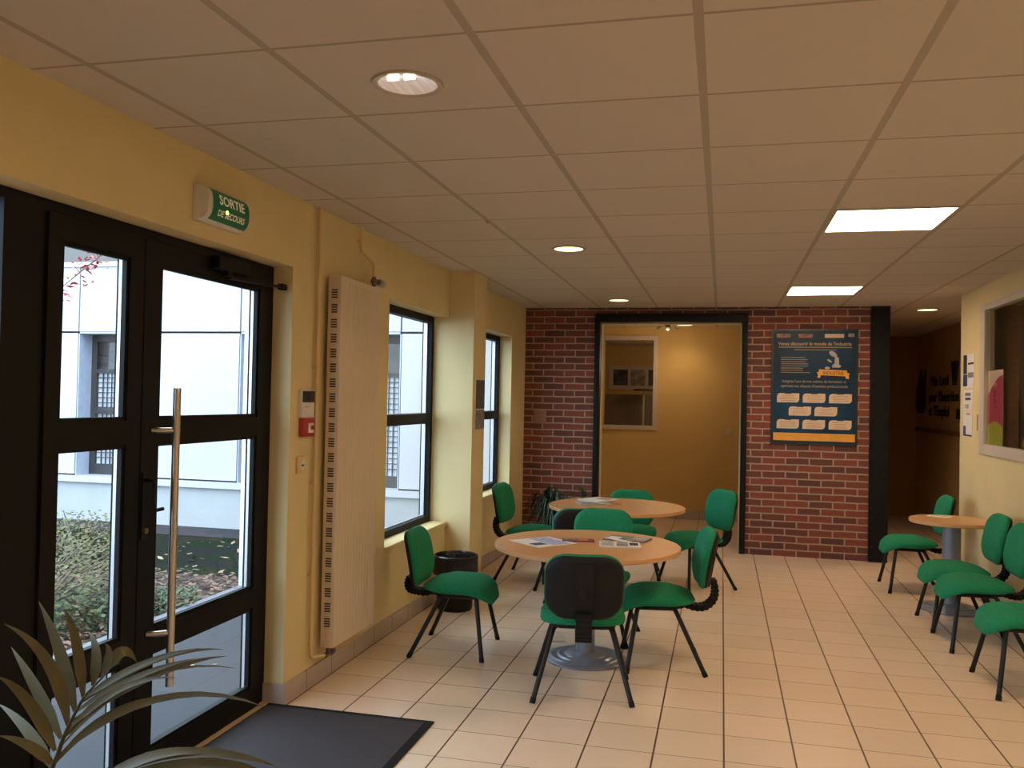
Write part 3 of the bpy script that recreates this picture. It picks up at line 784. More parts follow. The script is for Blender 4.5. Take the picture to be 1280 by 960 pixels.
GL2 = 'papers on the far table'
sheet('magazine', rect(-1.06, 7.43, .27, .20, 20), TZ+.0005, .010, M['palegrey'], 'stack-bottom grey magazine on the far table', 'magazine', [(.1, .6, .1, .5, M['grey_print'])], GL2)
sheet('magazine', rect(-1.05, 7.60, .22, .28, -30), TZ+.0105, .012, M['paper'], 'white magazine on top of the grey one on the far table', 'magazine', [(.3, .9, .55, .9, M['photo2'])], GL2)
sheet('brochure', rect(-.90, 7.47, .15, .10, 10), TZ+.0005, .006, M['orange_print'], 'orange brochure at the right end of the far table papers', 'brochure', [(.1, .9, .1, .3, M['paper_red'])], GL2)
sheet('leaflet', rect(1.735, 7.70, .17, .12, -25), TZ+.0005, .003, M['paper'], 'white leaflet on the small right table', 'leaflet', [(.1, .8, .4, .8, M['palegrey'])])

# ------------------------------------------------------------------ radiator and pipes
ra = thing('panel_radiator', (-2.135, 4.74, .20), 0, 'tall cream vertical panel radiator on the left wall between door and window', 'radiator')
def RA(m, n, mt, parent=None, bevel=0., smooth=35): 
    m.xf(lambda v: (v[0]+2.135, v[1]-4.74, v[2]-.20)); return m.build(n, mt, parent or ra, bevel=bevel, smooth=smooth)
y0, y1, z0, z1 = 4.45, 5.03, .20, 2.265
RA(MB().box(-2.145, -2.068, y0, y1, z0, z1), 'body', M['radiator'], bevel=.004)
m = MB(); n_ = 13
for k in range(n_):
    a = y0+.02+k*(y1-y0-.04)/n_; b = a+(y1-y0-.04)/n_-.005
    m.box(-2.070, -2.0668, a, b, z0+.03, z1-.03)
RA(m, 'front_fluting', M['radiator'], bevel=.002)
nz = 23
for k in range(nz):
    zc = z0+.14+k*(z1-z0-.24)/(nz-1); m = MB()
    for j in range(4): m.box(-2.124, -2.088, y0-.0015, y0+.004, zc-.024+j*.0135, zc-.024+j*.0135+.008)
    RA(m, 'vent_slots', M['slot'], smooth=0)
m = MB()
for yy in (4.55, 4.93):
    for zz in (.4, 2.05): m.box(XL, -2.145, yy-.02, yy+.02, zz-.03, zz+.03)
RA(m, 'wall_bracket', M['radiator'])
m = MB(); m.tube([(-2.105, 4.47, .20), (-2.105, 4.47, .165)], .012, 10); m.tube([(-2.105, 4.43, .165), (-2.105, 4.50, .165)], .014, 10); m.lathe([(.018, -.01), (.018, .02)], 12, (-2.105, 4.51, .165), 'y')
RA(m, 'lower_valve', M['brass'])
m = MB(); m.tube([(-2.105, 5.0, 2.262), (-2.105, 5.0, 2.335)], .013, 12); m.lathe([(.02, -.005), (.02, .02)], 12, (-2.105, 5.0, 2.30)); m.tube([(-2.105, 5.0, 2.30), (-2.09, 5.04, 2.305)], .011, 10)
va = RA(m, 'upper_valve', M['brass'])
m = MB(); m.lathe([(.019, 0), (.024, .012), (.024, .075), (.018, .085)], 20, (-2.09, 5.04, 2.305), 'y')
RA(m, 'thermostat_head', M['palegrey'], va)
pp = MB().tube([(-2.150, 4.345, CE), (-2.150, 4.345, .22), (-2.150, 4.348, .18), (-2.146, 4.362, .166), (-2.135, 4.40, .165), (-2.105, 4.43, .165)], .0095, 12)
o = thing('heating_pipe', (-2.15, 4.345, 0), 0, 'cream heating pipe running from ceiling down beside the radiator', 'pipe', 'heating pipes')
pp.xf(lambda v: (v[0]+2.15, v[1]-4.345, v[2])).build('pipe', M['pipe'], o)
for zz in (.62, 1.12, 1.75):
    m = MB(); m.box(-.026, .004, -.012, .012, zz-.006, zz+.006); m.lathe([(.0125, -.008), (.0125, .008)], 14, (0, 0, zz)); m.build('pipe_clip', M['pipe'], o)
o = thing('heating_pipe', (-2.15, 4.90, 2.335), 0, 'short bent heating pipe from ceiling into the radiator top valve', 'pipe', 'heating pipes')
MB().tube([(0, 0, CE-2.335), (0, 0, .16), (0, .005, .145), (.035, .085, .095), (.043, .098, .075), (.045, .1, -.002)], .009, 12).build('pipe', M['pipe'], o)
m = MB(); m.box(-.026, .004, -.012, .012, .20, .212); m.lathe([(.0125, .198), (.0125, .214)], 14); m.build('pipe_clip', M['pipe'], o)

# ------------------------------------------------------------------ wall devices
kp = thing('access_keypad', (XL, 4.257, 1.55), 0, 'white access keypad with dark screen beside the door', 'keypad')
MB().box(0, .022, -.075, .075, -.075, .075).build('housing', M['white'], kp, bevel=.005)
MB().box(.0215, .0235, -.066, .070, .008, .068).build('screen', M['darkscreen'], kp)
MB().box(.0215, .0235, -.03, .0, -.02, -.012).build('indicator', M['palegrey'], kp)
fa = thing('fire_alarm', (XL, 4.258, 1.425), 0, 'red manual fire alarm box under the keypad', 'alarm')
MB().box(0, .03, -.065, .065, -.05, .05).build('housing', M['red'], fa, bevel=.006)
MB().box(.0295, .0315, -.01, .052, -.03, .022).build('press_plate', M['white'], fa)
MB().box(.031, .0325, .018, .054, -.015, .008).build('press_mark', M['red'], fa)
sw = thing('key_switch', (XL, 4.215, 1.225), 0, 'small white key switch below the red alarm box', 'switch')
MB().box(0, .014, -.042, .042, -.042, .042).build('plate', M['pipe'], sw, bevel=.006)
MB().lathe([(.028, 0), (.028, .006)], 20, (.013, 0, 0), 'x').build('rosette', M['white'], sw)
MB().box(.0185, .0205, -.012, .014, -.006, .003).build('key_slot', M['ink'], sw)

# exit sign
ex = thing('exit_sign', (XL, 3.37, 2.40), 0, 'green lit SORTIE exit sign above the door', 'sign')
MB().box(0, .035, -.165, .165, -.075, .075).build('housing', M['white'], ex, bevel=.006)
# curved cover: bulges from the housing; ends are half discs
def arc(z): return .03 + .05*max(0, 1-abs(z/.0721)**2.6)**.5
zz_ = [-.072+.144*i/16 for i in range(17)]
prof = [(.03, -.072)] + [(arc(z), z) for z in zz_] + [(.03, .072)]
m = MB(); m.prism([(a, b) for a, b in prof], -.162, .162, lambda x, y, z: (x, z, y)); m.build('cover', M['white'], ex)
m = MB(); zs = [-.066+.132*i/16 for i in range(17)]
vs = [(arc(z)+.0015, -.135, z) for z in zs] + [(arc(z)+.0015, .15, z) for z in zs]
m.add(vs, [(i, i+1, 18+i, 17+i) for i in range(16)]); m.build('green_panel', M['sign_green'], ex)
text('lettering', 'SORTIE', .058, lambda x, y, z: (arc(y+.004)+.004, x*1.12+.008, y+.004), M['sign_text'], ex, 'CENTER', sx=.95, bold=.0012, cuts=.007)
text('lettering', 'DE SECOURS', .036, lambda x, y, z: (arc(y-.046)+.004, x*1.08+.008, y-.046), M['sign_text'], ex, 'CENTER', sx=.93, bold=.0008, cuts=.007)
MB().lathe([(.009, 0), (.009, .006), (.002, .009)], 16, (arc(-.02)-.002, -.03, -.022), 'x').build('indicator', M['sign_led'], ex)

po = thing('wall_notice', (-1.965, 6.97, 1.55), 0, 'tall grey printed notice on the pilaster between the two windows', 'notice')
MB().box(0, .003, -.135, .14, -.215, .205).build('sheet', M['paper'], po, smooth=0)
MB().box(.003, .0036, -.13, .135, -.04, .20).build('printed_panel', M['photo'], po, smooth=0)
MB().box(.003, .0036, -.13, .135, -.21, -.05).build('printed_panel', M['grey_print'], po, smooth=0)

# ------------------------------------------------------------------ bin and potted plants
bi = thing('waste_bin', (-1.945, 6.32, 0), 0, 'black waste bin with a black liner under the first window', 'bin')
MB().lathe([(.125, 0), (.13, .01), (.158, .385), (.163, .39), (.158, .392), (.15, .385), (.125, .03)], 40, cap=(True, True)).build('bucket', M['plastic'], bi)
m = MB(); n = 60; vs = []; rnd = random.Random(2)
wob = [rnd.uniform(-.004, .006) for _ in range(n)]
for r_, z_ in ((.166, .27), (.170, .36), (.170, .405), (.158, .412), (.150, .395), (.145, .28)):
    for i in range(n):
        a = 2*PI*i/n; rr = r_ + wob[i]*(1.5 if z_ < .3 else .5); vs.append((rr*math.cos(a), rr*math.sin(a), z_ + (wob[(i*7) % n]*2.5 if z_ < .3 else 0)))
m.add(vs, [(k*n+i, k*n+(i+1) % n, (k+1)*n+(i+1) % n, (k+1)*n+i) for k in range(5) for i in range(n)]); m.build('bin_liner', M['bag'], bi)

def blade(m, pts, w, droop_normal=Vector((0, 0, 1)), fold=.15):
    pts = [Vector(p) for p in pts]; n = 10
    def ev(s):
        if len(pts) == 3:
            a, c, b = pts[0], pts[2], pts[1]*2 - (pts[0]+pts[2])*.5
            return (1-s)**2*a + 2*s*(1-s)*b + s*s*c
        a, b, c, d = pts
        return (1-s)**3*a + 3*s*(1-s)**2*(b*1.3-a*.15-d*.15) + 3*s*s*(1-s)*(c*1.3-a*.15-d*.15) + s**3*d
    vs = []; fs = []
    for i in range(n+1):
        s = i/n; p = ev(s); t = (ev(min(1, s+.02))-ev(max(0, s-.02))).normalized()
        sd = t.cross(droop_normal)
        sd = sd.normalized() if sd.length > 1e-4 else Vector((1, 0, 0))
        nr = sd.cross(t).normalized()
        ww = w/2*(min(1, .3+s/.28) if s < .28 else max(.02, 1-((s-.28)/.72)**1.7))
        vs += [p+sd*ww+nr*ww*fold, p, p-sd*ww+nr*ww*fold]
    for i in range(n): fs += [(3*i, 3*i+1, 3*i+4, 3*i+3), (3*i+1, 3*i+2, 3*i+5, 3*i+4)]
    m.add(vs, fs)

# spider-like potted plant in the brick corner
bp_ = thing('potted_plant', (-1.72, 9.0, 0), 0, 'dark bushy strap-leaved potted plant in the corner by the brick wall', 'plant')
MB().lathe([(.10, 0), (.105, .01), (.14, .22), (.15, .225), (.15, .25), (.135, .25), (.13, .23)], 32).build('pot', M['pot'], bp_)
MB().lathe([(.131, .22), (.02, .235)], 24, cap=(False, True)).build('soil', M['soil'], bp_)
m = MB(); rnd = random.Random(21)
for k in range(240):
    a = rnd.uniform(0, 2*PI); L = rnd.uniform(.22, .46); h = rnd.uniform(.1, .36)
    if k % 9 == 0: L *= .35; h = rnd.uniform(.36, .44)
    c, s_ = math.cos(a), math.sin(a)
    if c < -.3: L *= .75
    if s_ > .5: L *= .8
    ex_, ey_ = c*L, s_*L
    b = (c*.03, s_*.03, .23)
    blade(m, [b, (ex_*.55, ey_*.55, .25+h), (ex_, ey_, .23+h*rnd.uniform(-.15, .6))], rnd.uniform(.014, .024), Vector((s_*.3, -c*.3, 1)))
m.build('foliage', M['leaf_dark'], bp_, smooth=60, fix=False)
bp2 = thing('potted_plant', (-1.47, 9.40, 0), 0, 'slim upright plant with lighter leaf tips behind the far table', 'plant')
MB().lathe([(.07, 0), (.075, .01), (.095, .2), (.1, .2), (.1, .22), (.09, .22)], 28).build('pot', M['pot'], bp2)
MB().tube([(0, 0, .2), (.02, .0, .4), (.0, .0, .60)], .008, 8).build('stem', M['stem'], bp2)
m = MB()
for k in range(34):
    a = rnd.uniform(0, 2*PI); z = rnd.uniform(.34, .6); L = rnd.uniform(.06, .12); c, s_ = math.cos(a), math.sin(a)
    blade(m, [(0.01, 0, z), (c*L*.6, s_*L*.4, z+.06), (c*L, s_*L*.5, z+.04)], .022, Vector((s_*.3, -c*.3, 1)))
m.build('foliage', M['leaf_gr'], bp2, smooth=60, fix=False)

# foreground palm
PX, PY = -1.66, 1.86
pa = thing('potted_palm', (PX, PY, 0), 0, 'potted palm with long olive fronds in the lower left foreground', 'plant')
MB().lathe([(.13, 0), (.135, .01), (.175, .28), (.19, .285), (.19, .32), (.17, .32), (.165, .29)], 36).build('pot', M['pot'], pa)
MB().lathe([(.166, .28), (.02, .3)], 24, cap=(False, True)).build('soil', M['soil'], pa)
RACH = [(-1.66, 1.86, .28), (-1.665, 1.88, .45), (-1.659, 1.9, 0.605), (-1.65, 1.9, 0.634), (-1.635, 1.9, 0.669), (-1.623, 1.9, 0.704), (-1.608, 1.9, 0.739), (-1.586, 1.9, 0.78), (-1.565, 1.9, 0.818), (-1.534, 1.9, 0.851), (-1.509, 1.9, 0.876), (-1.487, 1.9, 0.902), (-1.462, 1.9, 0.916)]
LEAF = [((-1.647, 1.9, 0.64), (-1.703, 1.875, 0.693), (-1.773, 1.85, 0.719), 0.026), ((-1.652, 1.9, 0.631), (-1.761, 1.93, 0.708), (-1.882, 1.96, 0.752), 0.03), ((-1.644, 1.9, 0.676), (-1.707, 1.875, 0.803), (-1.782, 1.85, 0.868), 0.032), ((-1.627, 1.9, 0.709), (-1.738, 1.93, 0.822), (-1.845, 1.96, 0.907), 0.03), ((-1.608, 1.9, 0.744), (-1.651, 1.875, 0.908), (-1.763, 1.85, 1.002), 0.032), ((-1.587, 1.9, 0.782), (-1.667, 1.93, 0.925), (-1.762, 1.96, 1.036), 0.032), ((-1.565, 1.9, 0.82), (-1.568, 1.875, 0.965), (-1.588, 1.85, 1.054), 0.028), ((-1.537, 1.9, 0.851), (-1.554, 1.93, 0.924), (-1.603, 1.96, 0.968), 0.026), ((-1.512, 1.9, 0.875), (-1.472, 1.875, 0.941), (-1.466, 1.85, 0.978), 0.024), ((-1.49, 1.9, 0.899), (-1.475, 1.93, 0.935), (-1.455, 1.96, 0.90), 0.03), ((-1.565, 1.9, 0.815), (-1.384, 1.875, 0.925), (-1.199, 1.85, 0.99), 0.022), ((-1.574, 1.9, 0.803), (-1.387, 1.93, 0.919), (-1.205, 1.96, 0.956), 0.022), ((-1.586, 1.9, 0.78), (-1.395, 1.875, 0.894), (-1.204, 1.85, 0.966), 0.022), ((-1.596, 1.9, 0.756), (-1.373, 1.93, 0.887), (-1.196, 1.96, 0.94), 0.024), ((-1.605, 1.9, 0.736), (-1.432, 1.875, 0.864), (-1.262, 1.85, 0.913), 0.022), ((-1.614, 1.9, 0.716), (-1.499, 1.93, 0.823), (-1.379, 1.96, 0.886), 0.022), ((-1.623, 1.9, 0.693), (-1.376, 1.875, 0.89), (-1.102, 1.85, 0.95), 0.016), ((-1.635, 1.9, 0.661), (-1.46, 1.92, 0.80), (-1.271, 1.91, 0.863), (-1.039, 1.88, 0.854), 0.026), ((-1.641, 1.9, 0.646), (-1.523, 1.93, 0.765), (-1.393, 1.96, 0.818), 0.02)]
S2 = [((-1.411, 1.75, 0.673), (-1.251, 1.75, 0.779), (-1.083, 1.75, 0.791), (-0.937, 1.75, 0.779), 0.03), ((-1.405, 1.75, 0.668), (-1.216, 1.75, 0.761), (-1.055, 1.75, 0.77), (-0.958, 1.75, 0.758), 0.028), ((-1.411, 1.75, 0.67), (-1.296, 1.75, 0.757), (-1.161, 1.75, 0.795), (-1.077, 1.75, 0.775), 0.026)]
def rel(p): return (p[0]-PX, p[1]-PY, p[2])
MB().tube([rel(p) for p in RACH], [.007, .0065, .006, .006, .0055, .005, .0045, .004, .0035, .003, .0025, .002, .0015], 8).build('frond_stem', M['stem'], pa)
VN = Vector((.25, -.9, .4))
for li, lf in enumerate(LEAF):
    m = MB(); blade(m, [rel(p) for p in lf[:-1]], lf[-1]*(1.05 if li < 10 else .82), VN); m.build('leaflet', M['leaf_palm'], pa, smooth=60, fix=False)
st2 = [(-1.65, 1.85, .28), (-1.58, 1.80, .45), (-1.50, 1.77, .58), (-1.411, 1.75, .672)]
MB().tube([rel(p) for p in st2], [.007, .006, .005, .003], 8).build('frond_stem', M['stem'], pa)
for lf in S2:
    m = MB(); blade(m, [rel(p) for p in lf[:-1]], lf[-1], Vector((.1, -.75, .65))); m.build('leaflet', M['leaf_palm'], pa, smooth=60, fix=False)

# ------------------------------------------------------------------ entrance mat
em = thing('entrance_mat', (-1.79, 2.95, 0), 0, 'large dark grey entrance mat with black rubber edge at the door', 'mat')
MB().box(-.445, .40, -.72, 1.10, .001, .009).build('mat_pile', M['pile'], em, smooth=0)
m = MB()
for a, b, c, d in ((-.455, -.445, -.74, 1.135), (.40, .44, -.74, 1.135), (-.445, .40, 1.10, 1.135), (-.445, .40, -.74, -.72)): m.box(a, b, c, d, .001, .007)
m.build('rubber_edge', M['rubber'], em, smooth=0)

# ------------------------------------------------------------------ brick wall fittings and poster
bs = tag(MB().box(-2.065, -1.92, YB-.006, YB+.005, 1.325, 1.475).build('blank_plate', mat('brown_plate', (.30, .17, .11), .7, var=.1), bevel=.003), 'square brownish blank plate on the brick left of the doorway', 'plate')
PW, PH = .86, 1.215
ps = thing('industry_poster', (.93, YB-.004, 1.785), 0, 'large dark blue industry poster on the brick pier', 'poster')
def PS(m, n, mt, parent=None): return m.build(n, mt, parent or ps, smooth=0)
def pf(d): return lambda x, y, z: (x, -d-z, y)
def flat(x0, x1, y0_, y1_, d0, d1): return MB().box(x0, x1, -d1, -d0, y0_, y1_)
PS(flat(-PW/2, PW/2, -PH/2, PH/2, 0, .012), 'poster_frame', M['poster_edge'])
PS(flat(-PW/2+.02, PW/2-.02, -PH/2+.025, PH/2-.02, .012, .0135), 'poster_sheet', M['poster'])
def ptext(s, size, cx, cy_, mt, al='CENTER', sx=1., bold=0.): return text('lettering', s, size, lambda x, y, z: (x+cx, -.0155, y+cy_), mt, ps, al, sx=sx, bold=bold)
# logos row
PS(flat(.10, .29, .515, .555, .0135, .015), 'logo_label', M['card'])
PS(flat(-.38, -.24, .515, .555, .0135, .015), 'logo_label', mat('dull_orange_print', (.30, .15, .09), .5, var=.5, scale=18))
PS(flat(-.16, -.02, .515, .555, .0135, .015), 'logo_label', mat('dull_pink_print', (.33, .14, .11), .5, var=.5, scale=18))
PS(flat(.33, .39, .525, .56, .0135, .015), 'logo_label', M['dim_text'])
ptext("Venez découvrir le monde de l'industrie", .052, 0, .435, M['poster_gold'], sx=.86, bold=.0006)
PS(flat(-.36, .37, .412, .418, .0135, .015), 'text_lines', M['poster_gold'])
m = MB(); m.box(-.20, .22, -.015, -.0135, .385, .392); PS(m, 'text_lines', M['dim_text'])
m = MB(); rnd = random.Random(3)
for k in range(8): m.box(-.335, -.335+rnd.uniform(.22, .31), -.015, -.0135, .305-k*.0225, .311-k*.0225)
PS(m, 'text_lines', M['dim_text'])
# pictogram: tilted cap, small oval and block figure standing on the banner
def ell(cx, cy_, a, b, rot):
    c, s_ = math.cos(rot), math.sin(rot)
    return [(cx+a*math.cos(t)*c-b*math.sin(t)*s_, cy_+a*math.cos(t)*s_+b*math.sin(t)*c) for t in [2*PI*i/24 for i in range(24)]]
m = MB(); m.prism(ell(.185, .345, .045, .024, -.6), .0135, .0155, lambda x, y, z: (x, -z, y)); m.prism(ell(.15, .275, .026, .011, -.6), .0135, .0155, lambda x, y, z: (x, -z, y))
m.prism([(.175, .205), (.255, .205), (.265, .225), (.245, .235), (.24, .31), (.205, .32), (.20, .25), (.18, .235)], .0135, .0155, lambda x, y, z: (x, -z, y))
m.prism(ell(.13, .20, .025, .014, 0), .0135, .0155, lambda x, y, z: (x, -z, y))
PS(m, 'pictogram', M['palegrey'])
m = MB(); m.prism([(.045, .185), (.32, .175), (.33, .115), (.055, .125)], .0135, .0155, lambda x, y, z: (x, -z, y))
m.prism([(.025, .155), (.05, .16), (.065, .115), (.055, .095), (.03, .10), (.04, .125)], .0135, .0145, lambda x, y, z: (x, -z, y)); m.prism([(.325, .15), (.35, .145), (.34, .12), (.345, .09), (.315, .09), (.305, .115)], .0135, .0145, lambda x, y, z: (x, -z, y))
PS(m, 'ribbon', M['poster_orange'])
text('lettering', 'INDUSTRIE', .05, lambda x, y, z: (x+.188, -.0175, y+.130-.03*(x)), mat('ribbon_lettering', (.25, .08, .02), .5), ps, 'CENTER', sx=.85, bold=.001)
ptext("Intégrez l'une de nos actions de formation et", .040, 0, .045, M['dim_text'], sx=.88, bold=.0006)
ptext("optimisez vos chances d'insertion professionnelle", .040, 0, -.005, M['dim_text'], sx=.84, bold=.0006)
cards = [(-.257, -.118), (.002, -.118), (.262, -.118), (-.137, -.255), (.12, -.255), (-.257, -.392), (.002, -.392), (.262, -.392)]
for cx, cy_ in cards:
    hw, hh, c_ = .112, .048, .03
    poly = [(-hw, -hh), (hw-c_, -hh), (hw-.01, -hh+.008), (hw, -hh+c_), (hw, hh), (-hw+c_, hh), (-hw+.01, hh-.008), (-hw, hh-c_)]
    cd = PS(MB().prism([(x+cx, y+cy_) for x, y in poly], .0135, .0155, lambda x, y, z: (x, -z, y)), 'card_panel', M['card'])
    m = MB()
    for k in range(4): l_ = rnd.uniform(.05, .085); m.box(cx-l_, cx+l_, -.0165, -.0155, cy_+.022-k*.018, cy_+.027-k*.018)
    PS(m, 'text_lines', M['card_text'], cd)
    PS(MB().prism([(x+cx, y+cy_+hh) for x, y in ((-.035, -.006), (.035, -.006), (.03, .008), (.012, .012), (0, .018), (-.012, .012), (-.03, .008))], .0155, .0175, lambda x, y, z: (x, -z, y)), 'card_clip', M['ink'], cd)
PS(flat(-PW/2+.028, PW/2-.022, -.565, -.485, .0135, .0155), 'footer_band', M['poster_orange'])
m = MB(); m.box(-.185, -.182, -.0165, -.0155, -.56, -.49); m.box(.175, .178, -.0165, -.0155, -.56, -.49)
for x0_ in (-.37, -.15, .2): m.box(x0_, x0_+.17, -.0165, -.0155, -.515, -.510)
PS(m, 'text_lines', M['poster_gold'])

# ------------------------------------------------------------------ passage lettering, right wall notices
wl = thing('wall_lettering', (2.77, 12.4, 1.7), 0, 'dark three-line lettering on the passage wall', 'lettering')
for s, yl, z, sz, wd in (('Pôle', 12.88, 1.885, .19, .42), ('Local', 12.37, 1.885, .19, .46), ('pour', 12.93, 1.675, .19, .42), ("l'Insertion", 12.40, 1.675, .19, 1.0), ('et', 12.95, 1.485, .19, .17), ("l'Emploi", 12.66, 1.485, .19, .80)):
    lt = text('lettering', s, sz, lambda x, y, zz, yl=yl, z=z: (-.006-zz, -x, z-1.7+y), M['text_dark'], wl, 'LEFT', ext=.004, bold=.002)
    w0 = min(v.co.y for v in lt.data.vertices)
    for v in lt.data.vertices: v.co.y = yl-12.4 - v.co.y/w0*wd
em_ = tag(MB().prism([(13.15, 1.60), (13.25, 1.52), (13.6, 1.50), (13.72, 1.6), (13.7, 1.85), (13.55, 2.0), (13.45, 2.13), (13.38, 2.0), (13.24, 2.02), (13.18, 2.12), (13.15, 2.08), (13.17, 1.95)], 2.755, 2.769, lambda y, z, x: (x, y, z)).build('wall_emblem', M['text_dark'], smooth=0), 'large dark emblem on the passage wall left of the lettering', 'emblem')
sc_ = thing('wall_speaker', (2.77, 11.56, 1.88), 0, 'dark wedge-shaped fixture high on the passage wall', 'wall fixture')
MB().prism([(-.13, .29), (.13, .29), (.04, -.01), (-.04, -.01)], -.03, 0, lambda y, z, x: (x, y, z)).build('wedge_body', M['text_dark'], sc_)
MB().box(-.034, -.03, -.03, .03, .08, .22).build('back_plate', M['plastic'], sc_)
tag(MB().box(2.75, 2.77, 11.36, 11.47, 1.46, 1.58).build('switch_box', M['text_dark'], bevel=.004), 'small dark box low on the passage wall right of the lettering', 'switch')

def notice(name, y0_, y1_, z0_, z1_, mt, label, extra, group=None):
    o = thing(name, (XR, (y0_+y1_)/2, z0_), 0, label, 'notice', group); yc = (y0_+y1_)/2
    MB().box(-.004, 0, y0_-yc, y1_-yc, 0, z1_-z0_).build('sheet', mt, o, smooth=0)
    for (u0, u1, v0, v1, pm) in extra:   # u measured from the left as seen (higher y first)
        W = y1_-y0_; Hh = z1_-z0_
        MB().box(-.0048, -.004, y1_-u1*W-yc, y1_-u0*W-yc, v0*Hh, v1*Hh).build('printed_panel', pm, o, smooth=0)
notice('wall_notice', 8.20, 8.55, 1.775, 2.075, M['paper'], 'pale notice with a dark blue stripe on the right wall corner', [(.02, .40, .05, .4, M['navy_ink']), (.02, .36, .42, .98, M['photo']), (.45, .95, .68, .74, M['ink']), (.45, .95, .3, .45, M['grey_print'])])
notice('wall_notice', 8.24, 8.53, 1.575, 1.76, M['paper'], 'small white notice under the blue-striped one on the right wall', [(.2, .8, .7, .85, M['grey_print']), (.2, .8, .5, .62, M['navy_ink']), (.2, .6, .1, .3, M['palegrey'])])
notice('wall_notice', 8.24, 8.53, 1.345, 1.57, M['paper'], 'lowest white notice with dark blue corner on the right wall', [(.03, .3, .03, .42, M['navy_ink']), (.03, .95, .02, .08, M['ink']), (.35, .75, .85, .93, M['orange_print'])])
notice('wall_notice', 8.03, 8.13, 1.39, 1.56, M['pipe'], 'narrow cream slip beside the window frame on the right wall', [(.3, .7, .1, .9, M['dim_text'])])

# far room glimpsed through the inner window
fp = thing('pinboard', (-1.35, 16.19, 2.0), 0, 'pale board with a row of dark photos seen through the inner window', 'pinboard')
MB().box(-.72, .60, -.02, 0, -.19, .25).build('board', M['offwhite'], fp, smooth=0)
for k, xx in enumerate((-.63, -.31, .02, .34)):
    MB().box(xx, xx+.27, -.026, -.02, -.11, .18).build('photo_print', M['photo'] if k != 1 else M['photo2'], fp, smooth=0)
ca = thing('grey_screen', (-1.45, 15.6, 0), 0, 'grey partition screen standing in the far room below the pinboard', 'screen')
MB().box(-.6, .75, -.02, .02, .1, 1.72).build('screen_panel', M['board'], ca, bevel=.005)
m = MB(); m.box(-.55, -.50, -.2, .2, 0, .1); m.box(.65, .70, -.2, .2, 0, .1); m.build('screen_foot', M['steel'], ca)
fl = thing('floor_lamp', (-1.33, 15.2, 0), 0, 'slim pale lamp with dark flat shade in the far room', 'lamp')
MB().lathe([(.13, 0), (.13, .02)], 24).build('lamp_base', M['palegrey'], fl)
MB().tube([(0, 0, .02), (0, 0, 1.78)], .016, 10).build('lamp_pole', M['offwhite'], fl)
MB().lathe([(.19, 1.78), (.17, 1.81), (.03, 1.82)], 24).build('lamp_shade', M['ink'], fl)
tag(MB().box(.05, .13, IY-.012, IY, 1.17, 1.25).build('light_switch', M['offwhite'], bevel=.003), 'small light switch on the ochre wall of the inner room', 'switch')

# ------------------------------------------------------------------ lights
def lamp(kind, name, loc, power, color, parent=None, **kw):
    l = bpy.data.lights.new(name, kind); l.energy = power; l.color = color
    for k, v in kw.items(): setattr(l, k, v)
    o = bpy.data.objects.new(name, l); COL.objects.link(o); o.location = loc
    if parent is not None: o.parent = parent
    return o
GP = 'square ceiling light panels'
def make_panel():
    t = empty('ceiling_light')
    w_, d_ = CW/2-.012, CD/2-.010
    m = MB(); q = .012
    m.box(-w_, w_, -d_, -d_+q, -.006, 0); m.box(-w_, w_, d_-q, d_, -.006, 0); m.box(-w_, -w_+q, -d_+q, d_-q, -.006, 0); m.box(w_-q, w_, -d_+q, d_-q, -.006, 0)
    m.build('frame', M['ring'], t, smooth=0)
    MB().box(-w_+q, w_-q, -d_+q, d_-q, -.004, -.001).build('diffuser', M['panel'], t, smooth=0)
    return t
pn = None
for k, lab in ((4, 'larger-looking square light panel, nearer the camera, right of centre in the ceiling'), (9, 'second square light panel, just before the brick pier'), (-1, 'square light panel in the ceiling above and behind the camera'), (-6, 'square light panel in the ceiling at the far end behind the camera')):
    o = pn if pn is None else copy_tree(pn)
    if pn is None: pn = o = make_panel()
    o.location = (CX0+2.5*CW, CY0+(k+.5)*CD, CE); tag(o, lab, 'ceiling light', GP)
GD = 'round recessed downlights'
def make_down(bulbmat, lampmat):
    t = empty('recessed_downlight')
    MB().lathe([(.098, -.001), (.118, -.001), (.116, -.008), (.098, -.006)], 48, cap=(False, False)).build('trim_ring', M['ring'], t)
    MB().lathe([(.099, -.004), (.096, -.0035), (.088, -.0025), (.06, -.0015), (.001, -.001)], 40, cap=(False, False)).build('reflector', lampmat, t)
    if bulbmat:
        m = MB()
        for xx in (-.026, .03): m.tube([(xx-.018, -.062, -.006), (xx+.018, -.062, -.006)], .006, 8)
        m.build('lamp_tube', bulbmat, t)
    return t
d0 = make_down(M['bulb'], M['chrome']); d0.location = (-1.02, 2.665, CE); tag(d0, 'nearest round downlight, with bright reflector, in the ceiling over the door side', 'ceiling light', GD)
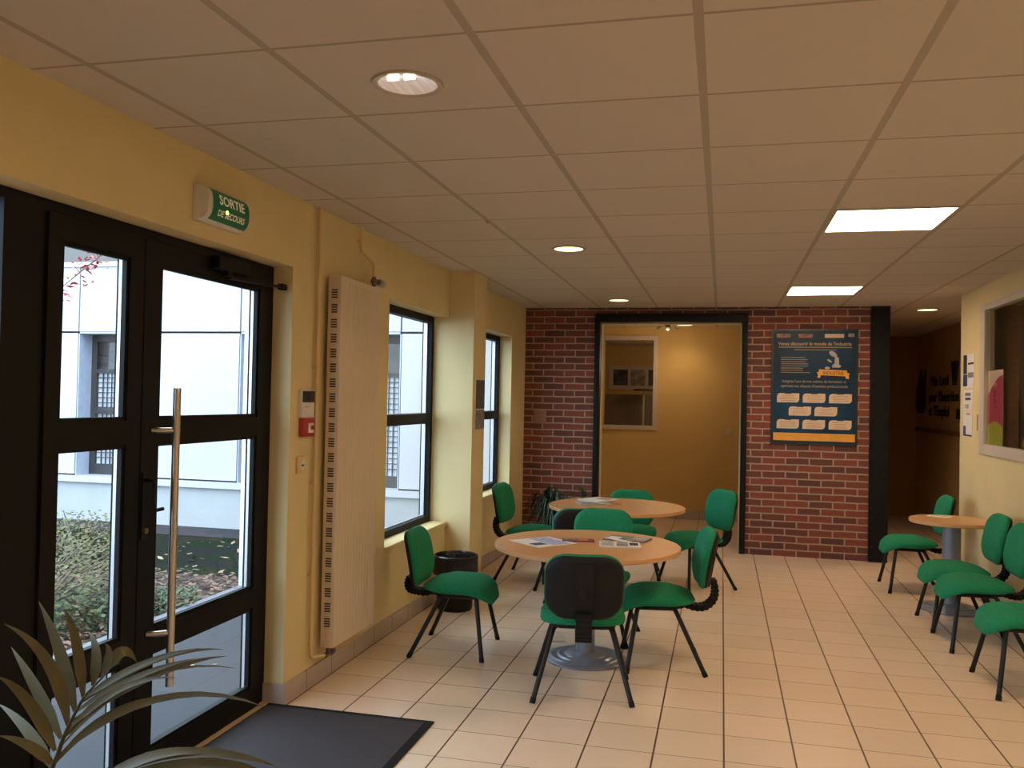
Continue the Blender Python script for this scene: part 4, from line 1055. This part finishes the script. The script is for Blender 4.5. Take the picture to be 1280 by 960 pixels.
d1 = make_down(None, M['bulb_soft']); d1.location = (-1.03, 5.80, CE); tag(d1, 'second round downlight, glowing pale yellow above the front table', 'ceiling light', GD)
for loc, lab in (((-1.04, 8.84, CE), 'third round downlight, close to the brick wall left of the doorway'), ((2.09, 9.91, CE), 'round downlight in the passage ceiling beyond the steel column'), ((-.50, 11.72, CE), 'round downlight in the inner room ceiling beyond the doorway')):
    o = copy_tree(d1); o.location = loc; tag(o, lab, 'ceiling light', GD)
spb = thing('spotlight_bar', (-.72, 11.72, CE), 0, 'dark ceiling spotlight bar with one lit bulb beyond the doorway', 'ceiling light')
MB().box(-.03, .03, -.03, .03, -.025, 0).build('mount', M['plastic'], spb)
MB().tube([(-.13, 0, -.03), (.13, 0, -.03)], .008, 8).build('bar', M['brass'], spb)
for xx in (-.12, 0.0, .12):
    m = MB(); m.lathe([(.02, -.06), (.028, -.035), (.012, -.025)], 16, (xx, 0, 0)); m.build('spot_head', M['brass'] if xx else M['ring'], spb)
MB().lathe([(.001, -.075), (.018, -.068), (.02, -.055), (.01, -.045)], 16, (0, 0, 0)).build('bulb', M['bulb'], spb)
WARM = (1., .70, .42)
for loc, e_ in (((-1.02, 2.665, CE-.03), 14), ((-1.03, 5.80, CE-.03), 10), ((-1.04, 8.84, CE-.03), 9), ((2.09, 9.91, CE-.03), 50), ((-.50, 11.72, CE-.03), 9)):
    lamp('SPOT', 'downlight_beam', loc, e_, WARM, spot_size=math.radians(130), spot_blend=.8, shadow_soft_size=.08)
lamp('POINT', 'inner_room_fill', (-.72, 11.3, 2.2), 8, WARM, shadow_soft_size=.2)  # added soft fill, hangs free without a fixture of its own
lamp('POINT', 'far_room_light', (-.6, 14.2, 2.2), 12, WARM, shadow_soft_size=.15)

hk = tag(MB().tube([(-1.34, 4.81, CE), (-1.34, 4.81, CE-.012), (-1.332, 4.81, CE-.018), (-1.324, 4.81, CE-.012)], .0025, 8).build('ceiling_hook', M['brass']), 'tiny metal hook in a ceiling joint above the front table', 'hook')
